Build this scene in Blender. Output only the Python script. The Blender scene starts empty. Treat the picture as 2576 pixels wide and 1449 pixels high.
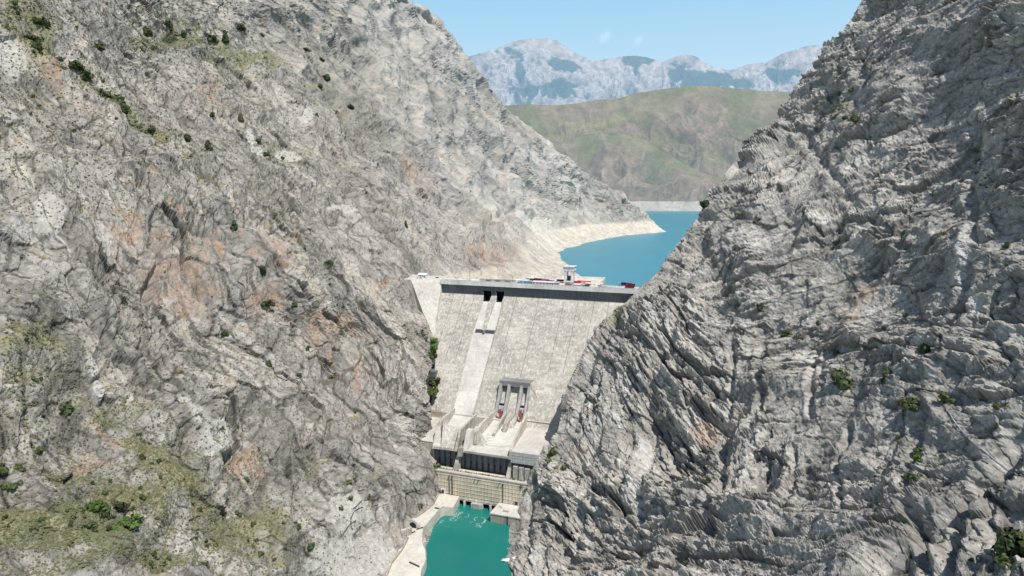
# A concrete gravity dam between two steep rock walls, seen from a drone above the tailwater.
import bpy, bmesh, math, random
import numpy as np
from concurrent.futures import ThreadPoolExecutor
from mathutils import Vector, Matrix
random.seed(7)
rng = np.random.default_rng(11)
sc = bpy.context.scene
col = sc.collection
PI = math.pi

# ------------------------------------------------------------------ survey of the place
# The photograph was used like a survey: F, PITCH, HC are the camera solution, and the helpers turn a
# sighting (photo coordinates on a 2576 x 1449 grid) plus one known coordinate into a place in the valley.
F = 1717.0; PITCH = math.atan((724.5 - 485) / F); HC = 285.0
ANG = math.radians(20.5)
AX = np.array([math.cos(ANG), -math.sin(ANG)]); NX = np.array([-math.sin(ANG), -math.cos(ANG)])
OY = 768.298
def ray(x, y):
    u = (x - 1288) / F; v = (724.5 - y) / F
    return u, math.cos(PITCH) + v * math.sin(PITCH), -math.sin(PITCH) + v * math.cos(PITCH)
def at_z(x, y, z):
    r = ray(x, y); l = (z - HC) / r[2]; return np.array([r[0] * l, r[1] * l, z])
def at_y(x, y, Y):
    r = ray(x, y); l = Y / r[1]; return np.array([r[0] * l, Y, HC + r[2] * l])
def loc(p):                       # world -> dam coordinates (s along the crest, t downstream, z up)
    x = p[0]; y = p[1] - OY
    return np.array([x * AX[0] + y * AX[1], x * NX[0] + y * NX[1], p[2]])
def wor(s, t, z):                 # dam coordinates -> world
    return np.array([s * AX[0] + t * NX[0], OY + s * AX[1] + t * NX[1], z])
def lz(x, y, z): return loc(at_z(x, y, z))
def _pl(x, y, ax, val):
    r = ray(x, y); k = r[0] * ax[0] + r[1] * ax[1]; l = (val + OY * ax[1]) / k
    return loc((r[0] * l, r[1] * l, HC + r[2] * l))
def ls(x, y, s): return _pl(x, y, AX, s)
def lt(x, y, t): return _pl(x, y, NX, t)
def lface(x, y, off=0.0, t0=3.0, k=0.85):   # point on the sloping downstream face
    r = ray(x, y); kk = r[0] * NX[0] + r[1] * NX[1]; c0 = -OY * NX[1]
    l = (t0 + off + k * (165 - HC) - c0) / (kk + k * r[2])
    return loc((r[0] * l, r[1] * l, HC + r[2] * l))
def gA(x, y): return 1006.2 + x * .25, 644 + y * .25          # frames of the enlarged views that were measured
def gB(x, y): return 1073.3 + .1481 * x, 939.2 + .1481 * y
def gC(x, y): return 1059.9 + .1666 * x, 1100.2 + .1666 * y
def gQ(x, y): return 966 + .1574 * x, 1220.9 + .1574 * y

# ------------------------------------------------------------------ tags
def tag(o, label=None, cat=None, group=None, kind=None):
    if label: o['label'] = label
    if cat: o['category'] = cat
    if group: o['group'] = group
    if kind: o['kind'] = kind
    return o
def empty(name, label, cat, at=(0, 0, 0), rz=0, group=None):
    o = bpy.data.objects.new(name, None); col.objects.link(o)
    o.location = at; o.rotation_euler = (0, 0, rz); o.empty_display_size = 1
    return tag(o, label, cat, group)

# ------------------------------------------------------------------ noise in numpy
def chunked(fn, *arrs):
    n = len(arrs[0]); k = max(1, n // 60000); idx = np.array_split(np.arange(n), k)
    with ThreadPoolExecutor(4) as ex:
        res = list(ex.map(lambda i: fn(*[a[i[0]:i[-1] + 1] for a in arrs]), idx))
    if isinstance(res[0], tuple): return tuple(np.concatenate([r[j] for r in res]) for j in range(len(res[0])))
    return np.concatenate(res)
def hsh(ix, iy, iz, seed):
    h = (ix.astype(np.uint32) * np.uint32(374761393) + iy.astype(np.uint32) * np.uint32(668265263)
         + iz.astype(np.uint32) * np.uint32(2246822519) + np.uint32((seed * 3266489917) & 0xffffffff))
    h ^= h >> np.uint32(15); h *= np.uint32(2246822519); h ^= h >> np.uint32(13); h *= np.uint32(3266489917); h ^= h >> np.uint32(16)
    return h
_g = rng.normal(size=(256, 3)); _g /= np.linalg.norm(_g, axis=1)[:, None]; _g = (_g * 1.6).astype(np.float32)
def _perlin(p, seed):
    pf = np.floor(p); i = pf.astype(np.int32); f = (p - pf).astype(np.float32)
    w = f * f * f * (f * (f * 6 - 15) + 10)
    out = 0
    for dx in (0, 1):
        wx = w[:, 0] if dx else 1 - w[:, 0]
        for dy in (0, 1):
            wy = w[:, 1] if dy else 1 - w[:, 1]
            for dz in (0, 1):
                wz = w[:, 2] if dz else 1 - w[:, 2]
                g = _g[hsh(i[:, 0] + dx, i[:, 1] + dy, i[:, 2] + dz, seed) & np.uint32(255)]
                out = out + wx * wy * wz * (g[:, 0] * (f[:, 0] - dx) + g[:, 1] * (f[:, 1] - dy) + g[:, 2] * (f[:, 2] - dz))
    return out
def perlin(p, seed=0): return chunked(lambda q: _perlin(q, seed), p)
def fbm(p, seed=0, oct=4, gain=.5):
    o = 0; a = 1.
    for k in range(oct): o = o + a * perlin(p * (2.03 ** k), seed + k); a *= gain
    return o
def ridged(p, seed=0, oct=4, gain=.5):
    o = 0; a = 1.
    for k in range(oct): o = o + a * (1 - 2.2 * np.abs(perlin(p * (2.03 ** k), seed + k))); a *= gain
    return o
def _worley(p, seed):
    i = np.floor(p).astype(np.int32); f = (p - i).astype(np.float32)
    f1 = np.full(len(p), 9., np.float32); f2 = f1.copy(); cid = np.zeros(len(p), np.uint32); ox = np.zeros(len(p), np.float32); oy = ox; oz = ox
    for dx in (-1, 0, 1):
        for dy in (-1, 0, 1):
            for dz in (-1, 0, 1):
                h = hsh(i[:, 0] + dx, i[:, 1] + dy, i[:, 2] + dz, seed)
                ex = dx + (h & np.uint32(1023)).astype(np.float32) / 1023 - f[:, 0]
                ey = dy + ((h >> np.uint32(10)) & np.uint32(1023)).astype(np.float32) / 1023 - f[:, 1]
                ez = dz + ((h >> np.uint32(20)) & np.uint32(1023)).astype(np.float32) / 1023 - f[:, 2]
                d = ex * ex + ey * ey + ez * ez
                m = d < f1
                f2 = np.where(m, f1, np.minimum(f2, d)); cid = np.where(m, h, cid); f1 = np.where(m, d, f1); ox = np.where(m, ex, ox); oy = np.where(m, ey, oy); oz = np.where(m, ez, oz)
    c = (cid * np.uint32(2654435761)) >> np.uint32(8)
    gx = _g[(c & np.uint32(255))]
    return np.sqrt(f1), np.sqrt(f2), (c & np.uint32(4095)).astype(np.float32) / 4095, ((c >> np.uint32(12)) & np.uint32(4095)).astype(np.float32) / 4095, ox * gx[:, 0] + oy * gx[:, 1] + oz * gx[:, 2]
def worley(p, seed=0): return chunked(lambda q: _worley(q, seed), p)
def sstep(a, b, x): t = np.clip((x - a) / (b - a), 0, 1); return t * t * (3 - 2 * t)

# ------------------------------------------------------------------ materials
def new_mat(name):
    m = bpy.data.materials.new(name); m.use_nodes = True
    nt = m.node_tree; nt.nodes.clear()
    out = nt.nodes.new('ShaderNodeOutputMaterial'); b = nt.nodes.new('ShaderNodeBsdfPrincipled')
    nt.links.new(b.outputs[0], out.inputs[0]); b.inputs['Specular IOR Level'].default_value = .25
    b.inputs['Roughness'].default_value = .85
    return m, nt, b, out
def N_(nt, typ, **kw):
    n = nt.nodes.new(typ)
    for k, v in kw.items():
        if k in n.inputs: n.inputs[k].default_value = v
        else: setattr(n, k, v)
    return n
def ramp(nt, fac, pts):
    r = nt.nodes.new('ShaderNodeValToRGB'); nt.links.new(fac, r.inputs[0])
    el = r.color_ramp.elements
    while len(el) < len(pts): el.new(.5)
    for e, (p, c) in zip(el, pts): e.position = p; e.color = (c, c, c, 1) if isinstance(c, (int, float)) else (*c, 1)
    return r.outputs[0]
def mixc(nt, fac, a, b, mode='MIX'):
    n = nt.nodes.new('ShaderNodeMix'); n.data_type = 'RGBA'; n.blend_type = mode
    for i, v in ((0, fac), (6, a), (7, b)):
        s = n.inputs[i]
        if isinstance(v, bpy.types.NodeSocket): nt.links.new(v, s)
        elif isinstance(v, (int, float)): s.default_value = v if i == 0 else (v, v, v, 1)
        else: s.default_value = (*v, 1)
    return n.outputs[2]
def haze_out(nt, b, out, fac, colr):  # airlight painted in: a steady haze-coloured glow mixed into the surface
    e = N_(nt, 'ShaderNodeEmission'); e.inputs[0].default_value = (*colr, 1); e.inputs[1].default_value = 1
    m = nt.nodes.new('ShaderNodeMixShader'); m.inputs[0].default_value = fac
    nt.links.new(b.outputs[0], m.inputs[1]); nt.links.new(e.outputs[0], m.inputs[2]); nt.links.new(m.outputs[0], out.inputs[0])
def rock_mat(name, bump=.6, s1=.35, s2=1.3, haze=0, hazec=(.5, .7, .9), contrast=.35):
    m, nt, b, out = new_mat(name)
    at = N_(nt, 'ShaderNodeVertexColor', layer_name='Col'); tc = N_(nt, 'ShaderNodeTexCoord')
    n1 = N_(nt, 'ShaderNodeTexNoise', Scale=s1, Detail=8., Roughness=.65); nt.links.new(tc.outputs['Object'], n1.inputs['Vector'])
    n2 = N_(nt, 'ShaderNodeTexNoise', Scale=s2, Detail=6., Roughness=.7, Distortion=.6); nt.links.new(tc.outputs['Object'], n2.inputs['Vector'])
    f = ramp(nt, n1.outputs[0], [(.3, 1 - contrast), (.72, 1 + contrast * .7)])
    c = mixc(nt, at.outputs[1], at.outputs[0], mixc(nt, 1.0, at.outputs[0], f, 'MULTIPLY'))
    f2 = ramp(nt, n2.outputs[0], [(.35, .8), (.6, 1.12)])
    c = mixc(nt, at.outputs[1], c, mixc(nt, 1.0, c, f2, 'MULTIPLY')); nt.links.new(c, b.inputs['Base Color'])
    bp = N_(nt, 'ShaderNodeBump', Strength=bump, Distance=1.2 / s2 * .7); nt.links.new(n2.outputs[0], bp.inputs['Height'])
    ms = nt.nodes.new('ShaderNodeMath'); ms.operation = 'MULTIPLY'; ms.inputs[1].default_value = bump; nt.links.new(at.outputs[1], ms.inputs[0]); nt.links.new(ms.outputs[0], bp.inputs['Strength'])
    nt.links.new(bp.outputs[0], b.inputs['Normal']); b.inputs['Roughness'].default_value = .95; b.inputs['Specular IOR Level'].default_value = .1
    if haze: haze_out(nt, b, out, haze, hazec)
    return m

# ------------------------------------------------------------------ terrain shells
def rbf(ctrl):
    c = np.array(ctrl, float); X = c[:, :2] / 1000.; n = len(X)
    def K(a, b):
        r2 = ((a[:, None, :] - b[None]) ** 2).sum(2); return .5 * r2 * np.log(r2 + 1e-12)
    M = np.zeros((n + 3, n + 3)); M[:n, :n] = K(X, X) + np.eye(n) * 1e-5
    M[:n, n] = 1; M[:n, n + 1:] = X; M[n, :n] = 1; M[n + 1:, :n] = X.T
    w = np.linalg.solve(M, np.r_[np.log(c[:, 2]), 0, 0, 0])
    def ev(p):
        p = p / 1000.
        return np.exp(chunked(lambda q: K(q, X) @ w[:n] + w[n] + q @ w[n + 1:], p))
    return ev
def rays_np(x, y):
    u = (x - 1288) / F; v = (724.5 - y) / F
    return np.stack([u, math.cos(PITCH) + v * math.sin(PITCH), -math.sin(PITCH) + v * math.cos(PITCH)], -1)
def normals_grid(P):
    du = np.gradient(P, axis=1); dv = np.gradient(P, axis=0)
    n = np.cross(dv, du); n /= np.linalg.norm(n, axis=2)[..., None] + 1e-9
    return n
def smooth_grid(A, k):
    for _ in range(k):
        A = A.copy(); A[1:-1] = (A[:-2] + 2 * A[1:-1] + A[2:]) / 4; A[:, 1:-1] = (A[:, :-2] + 2 * A[:, 1:-1] + A[:, 2:]) / 4
    return A
def grid_mesh(name, P, C, m, smooth=False, alpha=None):
    nr, nc = P.shape[:2]
    me = bpy.data.meshes.new(name); nv = nr * nc
    me.vertices.add(nv); me.vertices.foreach_set('co', P.astype(np.float32).ravel())
    i = (np.arange(nr - 1)[:, None] * nc + np.arange(nc - 1)[None]).ravel()
    q = np.stack([i, i + nc, i + nc + 1, i + 1], 1).astype(np.int32); nf = len(q)
    me.loops.add(nf * 4); me.loops.foreach_set('vertex_index', q.ravel())
    me.polygons.add(nf); me.polygons.foreach_set('loop_start', np.arange(nf, dtype=np.int32) * 4)
    me.polygons.foreach_set('use_smooth', np.full(nf, smooth))
    me.update(calc_edges=True)
    a = me.color_attributes.new('Col', 'FLOAT_COLOR', 'POINT')
    a.data.foreach_set('color', np.concatenate([C, np.ones((nr, nc, 1)) if alpha is None else alpha[..., None]], 2).astype(np.float32).ravel())
    me.materials.append(m)
    o = bpy.data.objects.new(name, me); col.objects.link(o); return o
def blob(x, y, cx, cy, rx, ry, ang=0):
    a = math.radians(ang); dx = x - cx; dy = y - cy
    u = (dx * math.cos(a) + dy * math.sin(a)) / rx; v = (-dx * math.sin(a) + dy * math.cos(a)) / ry
    return np.exp(-(u * u + v * v) * 1.2)
def frame(bn, hint=(0, 0, 1)):
    b = np.array(bn, float); b /= np.linalg.norm(b); a = np.cross(b, hint); a /= np.linalg.norm(a); c = np.cross(a, b)
    return np.stack([a, c, b], 0)          # rows: along strike, down dip, across the bedding
# ------------------------------------------------------------------ the two rock walls
def crag(P, Nn, bed, seed, amp, big, W_, lod=None, warp=16., slab=0., extra=0):
    """rock relief: returns displaced points and masks used for the colours"""
    sh = P.shape[:2]; p = P.reshape(-1, 3).astype(np.float32); n = Nn.reshape(-1, 3)
    A = amp.reshape(-1)
    wv = np.stack([fbm(p / 130., seed + 1, 4, .42), fbm(p / 130. + 31, seed + 2, 4, .42), fbm(p / 130. + 77, seed + 3, 4, .42)], 1) * warp
    q = p + wv
    qb = q @ bed.T.astype(np.float32)
    V = lambda *L: np.array([1 / l for l in L], np.float32)
    lump = fbm(p / 190., seed + 5, 3)
    rid = ridged(qb * V(260, 130, 95), seed + 9, 4, .5)
    rib = ridged(qb * V(90, 60, 13), seed + 14, 4, .5)
    a1, b1, h1, k1, g1 = worley(qb * V(48, 34, 10), seed + 21)
    a2, b2, h2, k2, g2 = worley(qb * V(17, 13, 3.4), seed + 22)
    a3, b3, h3, k3, g3 = worley(qb * V(6.5, 5, 1.7), seed + 23)
    rough = sstep(-.35, .5, fbm(p / 85. + 11, seed + 30, 3))            # some places craggy, some smooth
    lay = perlin(qb * V(110, 80, 4.5), seed + 33)
    fine = ridged(q / 5., seed + 40, 3, .55)
    qs = (p + wv * .35) @ bed.T.astype(np.float32)      # straight bedding ledges
    jit = perlin(qs * V(220, 160, 90), seed + 60) * .9 + perlin(qs * V(40, 30, 40), seed + 61) * .07
    sl = 0; sln = 0; slab = slab.reshape(-1) if hasattr(slab, 'reshape') else slab
    for L_, a_ in ((11., 3.6), (4.3, 1.6)):
        u = qs[:, 2] / L_ + jit * 12 / L_; fr = u - np.floor(u); z0 = np.floor(u) * 0; hh = hsh(np.floor(u).astype(np.int32), (z0).astype(np.int32), z0.astype(np.int32), seed + int(L_)) & np.uint32(255)
        hh = hh.astype(np.float32) / 255; on = sstep(-.3, .35, perlin(qs * V(70, 60, 25), seed + 66 + int(L_)) + (hh - .5) * .5)
        saw = np.where(fr < .88, fr / .88, (1 - fr) / .12) - .55 * np.exp(-((fr - .97) / .035) ** 2)
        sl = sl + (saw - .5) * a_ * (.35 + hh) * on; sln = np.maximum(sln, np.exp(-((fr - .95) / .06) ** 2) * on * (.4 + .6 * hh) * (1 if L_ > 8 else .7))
    R = rough * W_[0] + W_[1]
    L = 1. if lod is None else lod.reshape(-1)
    d = big.reshape(-1) * (lump * 12 + (rid - .9) * 13)
    d += ((rib - .8) * 3.0 + (h1 - .5) * 3.2 + g1 * 4.2 + np.minimum(b1 - a1, .1) * 9.) * R * (.55 + .45 * L)
    d += ((h2 - .5) * 1.3 + g2 * 1.9 + np.minimum(b2 - a2, .09) * 4.5) * R * (.35 + .65 * L)
    d += ((h3 - .5) * .8 + g3 * 1.2) * R * L
    d += sl * slab * (.5 + .5 * R) * (.3 + .7 * L)
    d += lay * 1.1 * R * L + (fine - .8) * .45 * L
    crack = 1 - sstep(.01, .09, b1 - a1); crack2 = 1 - sstep(.01, .08, b2 - a2)
    out = p + n * (d * A + (extra.reshape(-1) if hasattr(extra, 'reshape') else extra))[:, None]
    f = lambda v: v.reshape(sh)
    return out.reshape(P.shape), dict(h1=f(h1), h2=f(h2), h3=f(h3), rough=f(rough), lay=f(lay), fine=f(fine), crack=f(crack), crack2=f(crack2), rib=f(rib), rid=f(rid), sln=f(sln * np.clip(slab, 0, 1)), k1=f(k1), k2=f(k2))
def grooves(X, Y, Ls):
    o = np.zeros(X.shape); wob = perlin(np.stack([X.ravel() / 38., Y.ravel() / 38., 0 * X.ravel()], 1).astype(np.float32), 901).reshape(X.shape) * 12
    for pts, w, d in Ls:
        best = np.full(X.shape, 1e9)
        for (x0, y0), (x1, y1) in zip(pts, pts[1:]):
            dx, dy = x1 - x0, y1 - y0; t = np.clip(((X - x0) * dx + (Y - y0) * dy) / (dx * dx + dy * dy), 0, 1)
            best = np.minimum(best, np.hypot(X - x0 - t * dx, Y - y0 - t * dy))
        u = (best + wob * min(1, w / 12.)) / w; o = o - d * np.exp(-np.clip(u, -.3, 9) ** 2 * 1.1) + .35 * d * np.exp(-((u - 2.1) / .9) ** 2)
    return o
def mixa(C, m, c): return C * (1 - m[..., None]) + np.array(c) * m[..., None]
def shell(ev, xs, ys, edge, side, wrap=70., kdep=6.):
    """points of the wall on a (bearing, height) grid; past the skyline the surface turns over and runs away behind it"""
    X, Y = np.meshgrid(xs, ys)
    E = np.interp(ys, [e[1] for e in edge], [e[0] for e in edge])[:, None]
    ov = np.clip((X - E) * side, 0, wrap); Xc = np.where((X - E) * side > 0, E, X)
    D = ev(np.stack([Xc.ravel(), Y.ravel()], 1)).reshape(X.shape)
    D = smooth_grid(D, 2)
    Xf = Xc - side * ov * .3; Df = D + (1.2 * ov + .06 * ov ** 2) * D / 800.
    r = rays_np(Xf, Y)
    P = r * (Df / r[..., 1])[..., None]; P[..., 2] += HC
    return P, X, Y, D, (X - E) * side, ov

def make_left():
    Z12 = lambda x, y: at_z(x, y, 8)[1]
    ctrl = [(-350, -300, 620), (200, -300, 850), (600, -300, 1150), (800, -300, 1400),
            (-350, 0, 560), (0, 0, 740), (400, 0, 950), (700, 0, 1250), (900, 0, 1600), (1025, 0, 1900), (1170, 140, 2150),
            (-350, 350, 430), (0, 350, 560), (400, 350, 740), (700, 350, 930), (1000, 350, 1320), (1200, 350, 1850), (1350, 350, 2350), (1300, 300, 2350),
            (1500, 455, 2550), (1670, 583, 2640), (1640, 588, 2560), (1570, 592, 2430), (1500, 605, 2165), (1440, 622, 1900), (1410, 630, 1790), (1408, 642, 1660),
            (1420, 655, 1530), (1432, 668, 1430), (1462, 695, 1250), (1500, 712, 1150), (1560, 500, 2600),
            (-350, 600, 360), (0, 600, 450), (400, 600, 570), (700, 600, 700), (900, 600, 830), (1000, 600, 930), (1200, 600, 1280), (1300, 600, 1480),
            (1035, 690, 840), (1150, 690, 960), (1300, 685, 1060), (1000, 700, 775), (1028, 750, 760), (1062, 805, 748), (1066, 735, 830), (1105, 780, 850),
            (0, 850, 390), (400, 850, 480), (700, 850, 590), (900, 850, 690), (1040, 850, 725), (1085, 855, 745), (1085, 960, 720),
            (-350, 1100, 290), (0, 1100, 340), (400, 1100, 410), (700, 1100, 490), (900, 1100, 560), (1000, 1100, 598), (1060, 1100, 622), (1085, 1100, 650),
            (1060, 960, 676), (1000, 960, 650), (1078, 1020, 660),
            (0, 1300, 305), (400, 1300, 365), (700, 1300, 430), (900, 1300, 487), (1000, 1300, 530), (1080, 1200, 590), (1097, 1180, 612),
            (-350, 1449, 250), (0, 1449, 285), (400, 1449, 340), (700, 1449, 400), (900, 1449, 452), (-350, 1700, 205), (0, 1700, 235), (700, 1700, 320), (900, 1700, 372)]
    for x, y in ((820, 180), (800, 290), (520, 520), (440, 720), (390, 850), (290, 1050), (130, 1250), (50, 1449)):
        X, Y = gQ(x, y); ctrl.append((X, Y, Z12(X, Y) - 1)); ctrl.append((X + 45, Y, at_z(X + 45, Y, 3)[1] + 3))
    ev = rbf(ctrl)
    edge = [(780, -340), (1025, 0), (1062, 30), (1100, 60), (1140, 102), (1170, 140), (1198, 178), (1220, 212), (1260, 260), (1300, 300), (1352, 342), (1400, 380), (1455, 422), (1500, 455), (1560, 492), (1625, 542), (1668, 578),
            (1690, 590), (1640, 640), (1610, 712), (1500, 740), (1300, 760), (1130, 790), (1108, 830), (1092, 900), (1070, 960), (1080, 1020), (1088, 1100), (1097, 1180), (1108, 1238), (1120, 1262), (1090, 1320), (1060, 1400), (1040, 1449), (950, 1740)]
    xs = np.concatenate([np.arange(-420, 0, 7.), np.arange(0, 1745, STEP)]); ys = np.concatenate([np.arange(-330, 0, 7.), np.arange(0, 1455, STEP), np.arange(1462, 1730, 7.)])
    P, X, Y, D, over, ov = shell(ev, xs, ys, edge, 1)
    # below the lake shore the ground keeps falling away under the water
    shy = [575, 583, 588, 592, 605, 622, 630, 642, 655, 668, 680, 695, 712, 730]; shx = [1675, 1670, 1640, 1570, 1500, 1440, 1410, 1408, 1420, 1432, 1440, 1462, 1495, 1510]
    xsh = np.interp(Y, shy, shx)
    m = (Y > 583) & (Y < 728) & (X > xsh)
    l135 = (135 - HC) / rays_np(X, Y)[..., 2]; Yw = l135 * rays_np(X, Y)[..., 1]
    Dn = np.maximum(D, Yw + (X - xsh) * 1.5); r = rays_np(X, Y); Pn = r * (Dn / r[..., 1])[..., None]; Pn[..., 2] += HC
    P[m] = Pn[m]
    m = (Y > 596) & (Y < 740) & (X <= xsh) & (X > xsh - 260); Dn = np.minimum(D, Yw - (xsh - X) * .9 - 2); Pn = r * (Dn / r[..., 1])[..., None]; Pn[..., 2] += HC; P[m] = Pn[m]
    P[..., 1] = np.where((Y > 560) & (Y < 760) & (X > 1000), smooth_grid(P, 3)[..., 1], P[..., 1])
    Nn = -normals_grid(smooth_grid(P, 4)); vd = P - np.array([0, 0, HC]); flip = (np.sum(Nn * vd, 2) > 0) & (ov <= 0); Nn[flip] *= -1
    big = np.full(X.shape, 1.15); big *= 1 - .75 * blob(X, Y, 1085, 1100, 90, 330) ; big *= 1 - .8 * blob(X, Y, 1150, 690, 260, 60)
    amp = .8 + .25 * sstep(900, 2300, P[..., 1])
    road = (Y > 1235) & (Y < 1470); dx = np.interp(Y, [1235, 1266, 1302, 1334, 1386, 1418, 1449], [1100, 1092, 1048, 1035, 1011, 986, 974])
    amp *= np.where(Y > 1180, np.clip(.25 + np.abs(X - dx) / 130, .25, 1) , 1)
    bleach0 = (1 - sstep(172, 184, P[..., 2] + 0 * X)) * sstep(840, 900, P[..., 1])
    amp *= 1 - .55 * bleach0 - .35 * bleach0 * (1 - sstep(138, 150, P[..., 2]))
    amp *= 1 - .55 * np.exp(-(over / 30.) ** 2) * (Y > 730)
    lod = 1 - .88 * sstep(800, 1800, P[..., 1])
    amp *= 1 - .6 * blob(X, Y, 1085, 720, 70, 60)
    scree = np.zeros(X.shape)
    for b in ((632, 345, 9, 30, -12), (645, 385, 20, 28, -10), (770, 290, 17, 26, 0), (70, 445, 22, 60, -30), (125, 520, 40, 60, -25), (165, 600, 18, 50, -30), (240, 915, 14, 30, -30), (258, 965, 14, 34, -10),
              (500, 1030, 26, 70, -25), (555, 1095, 50, 45, 0), (1370, 590, 30, 50, -30), (880, 1290, 60, 60, 0), (860, 530, 50, 16, 0), (1330, 560, 12, 50, -40), (25, 150, 50, 40, 30), (110, 560, 20, 60, -20), (720, 395, 40, 18, 0), (900, 1400, 120, 60, 0)):
        scree = np.maximum(scree, blob(X, Y, *b))
    wzz = fbm(P.reshape(-1, 3).astype(np.float32) / 14., 303, 4).reshape(X.shape); scree = sstep(.30, .46, scree + .2 * wzz)
    amp *= 1 - .55 * scree
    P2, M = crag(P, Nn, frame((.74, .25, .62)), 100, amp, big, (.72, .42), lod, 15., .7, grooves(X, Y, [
        ([(-60, 300), (0, 350), (90, 440), (140, 540), (200, 640), (300, 760), (420, 900), (520, 1040)], 17, 8), ([(60, 110), (150, 160), (230, 210), (300, 270), (400, 360), (520, 460), (640, 560)], 20, 6), ([(590, 690), (620, 760), (660, 860), (700, 960)], 6, 3.5),
        ([(440, 610), (470, 680), (540, 760)], 9, 7), ([(380, 560), (400, 640), (390, 720)], 9, 7), ([(520, 560), (560, 640), (600, 720)], 8, 6), ([(700, 0), (760, 120), (830, 240), (900, 330)], 16, 8), ([(240, 800), (400, 960), (500, 1100), (600, 1250), (700, 1400)], 14, 5),
        ([(930, 900), (960, 1000), (1010, 1100), (1040, 1200)], 8, 5), ([(1000, 60), (1100, 230), (1250, 390), (1400, 520)], 14, 12), ([(900, 120), (1000, 300), (1080, 420), (1180, 560)], 12, 8), ([(100, 640), (220, 780), (330, 900), (380, 1020)], 12, 5), ([(820, 560), (860, 640), (900, 760), (980, 860)], 10, 6),
        ([(560, 950), (640, 1060), (740, 1180), (820, 1300)], 12, 5), ([(20, 480), (70, 545), (85, 580)], 14, 9), ([(300, 460), (420, 530), (560, 600), (640, 660)], 12, 6), ([(1180, 620), (1240, 560), (1300, 520)], 10, 8)]))
    wz = fbm(P.reshape(-1, 3).astype(np.float32) / 25., 300, 4).reshape(X.shape); wl = fbm(P.reshape(-1, 3).astype(np.float32) / 110., 310, 4).reshape(X.shape)
    C = np.full(X.shape + (3,), 1.) * np.array((.355, .347, .333))
    C *= (1 + .22 * wl + .16 * wz)[..., None]
    C = mixa(C, sstep(.1, .7, wl) * .5, (.265, .265, .265)); C = mixa(C, sstep(.25, .9, -wl) * .45, (.45, .42, .36))
    C *= (1 + (M['h1'] - .5) * .34 + ((M['h2'] - .5) * .34 + (M['h3'] - .5) * .25) * lod)[..., None]
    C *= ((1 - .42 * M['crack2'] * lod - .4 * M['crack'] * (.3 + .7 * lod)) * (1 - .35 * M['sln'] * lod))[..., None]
    dg = fbm(np.stack([(X * .62 + Y * .78).ravel() / 520, (-X * .78 + Y * .62).ravel() / 60, 0 * X.ravel()], 1).astype(np.float32), 350, 4).reshape(X.shape)
    C *= (1 + .3 * dg)[..., None]; C = mixa(C, sstep(.1, .8, dg) * .3, (.47, .43, .37)); C = mixa(C, sstep(.15, .7, -dg) * .22 * sstep(1300, 900, X), (.24, .24, .19))
    red = np.zeros(X.shape)
    for b in ((420, 640, 120, 90, 30, 1), (330, 560, 80, 60, 30, .8), (540, 590, 70, 60, 20, .7), (690, 640, 60, 60, 20, .8), (470, 740, 120, 60, 20, .9), (660, 760, 70, 80, 0, .6), (520, 235, 40, 30, 0, 1), (820, 830, 110, 70, 20, .8), (250, 1140, 70, 80, 30, .9),
              (1040, 420, 40, 60, -30, .8), (1080, 480, 40, 50, -20, .5), (870, 360, 40, 80, 0, .4), (130, 200, 60, 60, 30, .7), (230, 260, 60, 70, 20, .5), (730, 1130, 60, 40, 0, .5), (900, 930, 30, 60, -20, .7), (1240, 640, 120, 50, 0, .6), (620, 1160, 60, 90, 30, .4), (760, 60, 70, 40, 30, .35), (960, 720, 50, 60, 0, .4), (380, 440, 60, 40, 0, .5)):
        red = np.maximum(red, blob(X, Y, *b[:5]) * b[5])
    C = mixa(C, sstep(.34, .62, red * .9 + .45 * wz + .5 * (M['h2'] - .5) + .35 * (M['h1'] - .5) - .04) * (.3 + .6 * M['k2']), (.37, .275, .22))
    C = mixa(C, blob(X, Y, 70, 120, 40, 60, -40) * .7, (.52, .46, .33))
    C = mixa(C, scree * .85, (.50, .50, .485))
    gr = np.zeros(X.shape)
    for b in ((60, 60, 120, 45, 10, 1), (110, 120, 60, 40, 40, .9), (340, 300, 150, 38, 43, 1), (230, 200, 70, 28, 43, .8), (430, 100, 160, 40, 5, .8), (600, 140, 150, 45, 15, .75), (520, 60, 120, 30, 5, .5), (700, 390, 90, 40, 15, .6), (500, 450, 100, 45, 40, .6), (800, 240, 90, 35, 45, .6), (660, 250, 200, 40, 30, .3), (760, 380, 60, 30, 0, .4),
              (120, 1340, 260, 90, 10, .9), (300, 1250, 160, 60, 35, .8), (430, 1180, 160, 90, 40, .7), (600, 1300, 200, 90, 20, .6), (420, 950, 60, 60, 0, .4), (60, 900, 150, 120, 0, .55), (330, 1040, 150, 60, 20, .5), (900, 1210, 60, 30, 0, .6), (300, 1420, 300, 40, 0, .8), (700, 1400, 150, 50, 10, .5), (820, 1170, 120, 90, 10, .3), (960, 560, 80, 50, 0, .3), (500, 540, 60, 60, 0, .25), (60, 640, 120, 60, 0, .3), (690, 560, 30, 18, 0, .7)):
        gr = np.maximum(gr, blob(X, Y, *b[:5]) * b[5])
    P3 = smooth_grid(P2, 2); up = np.clip(np.abs(normals_grid(P3)[..., 2]), 0, 1)
    g = sstep(.30, .75, gr + .34 * wz + .35 * (up - .6)) * (1 - scree)
    C = mixa(C, g * .78, (.175, .19, .11)); C = mixa(C, g * sstep(0, .6, M['lay'] + wz * .6) * .5, (.33, .31, .20))
    bl = (1 - sstep(171, 180, P2[..., 2] + 5 * wz + 8 * blob(X, Y, 1200, 660, 200, 40))) * sstep(850, 930, P2[..., 1])
    bl = np.maximum(bl, blob(X, Y, 1365, 590, 40, 50, -25) * .9)
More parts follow.
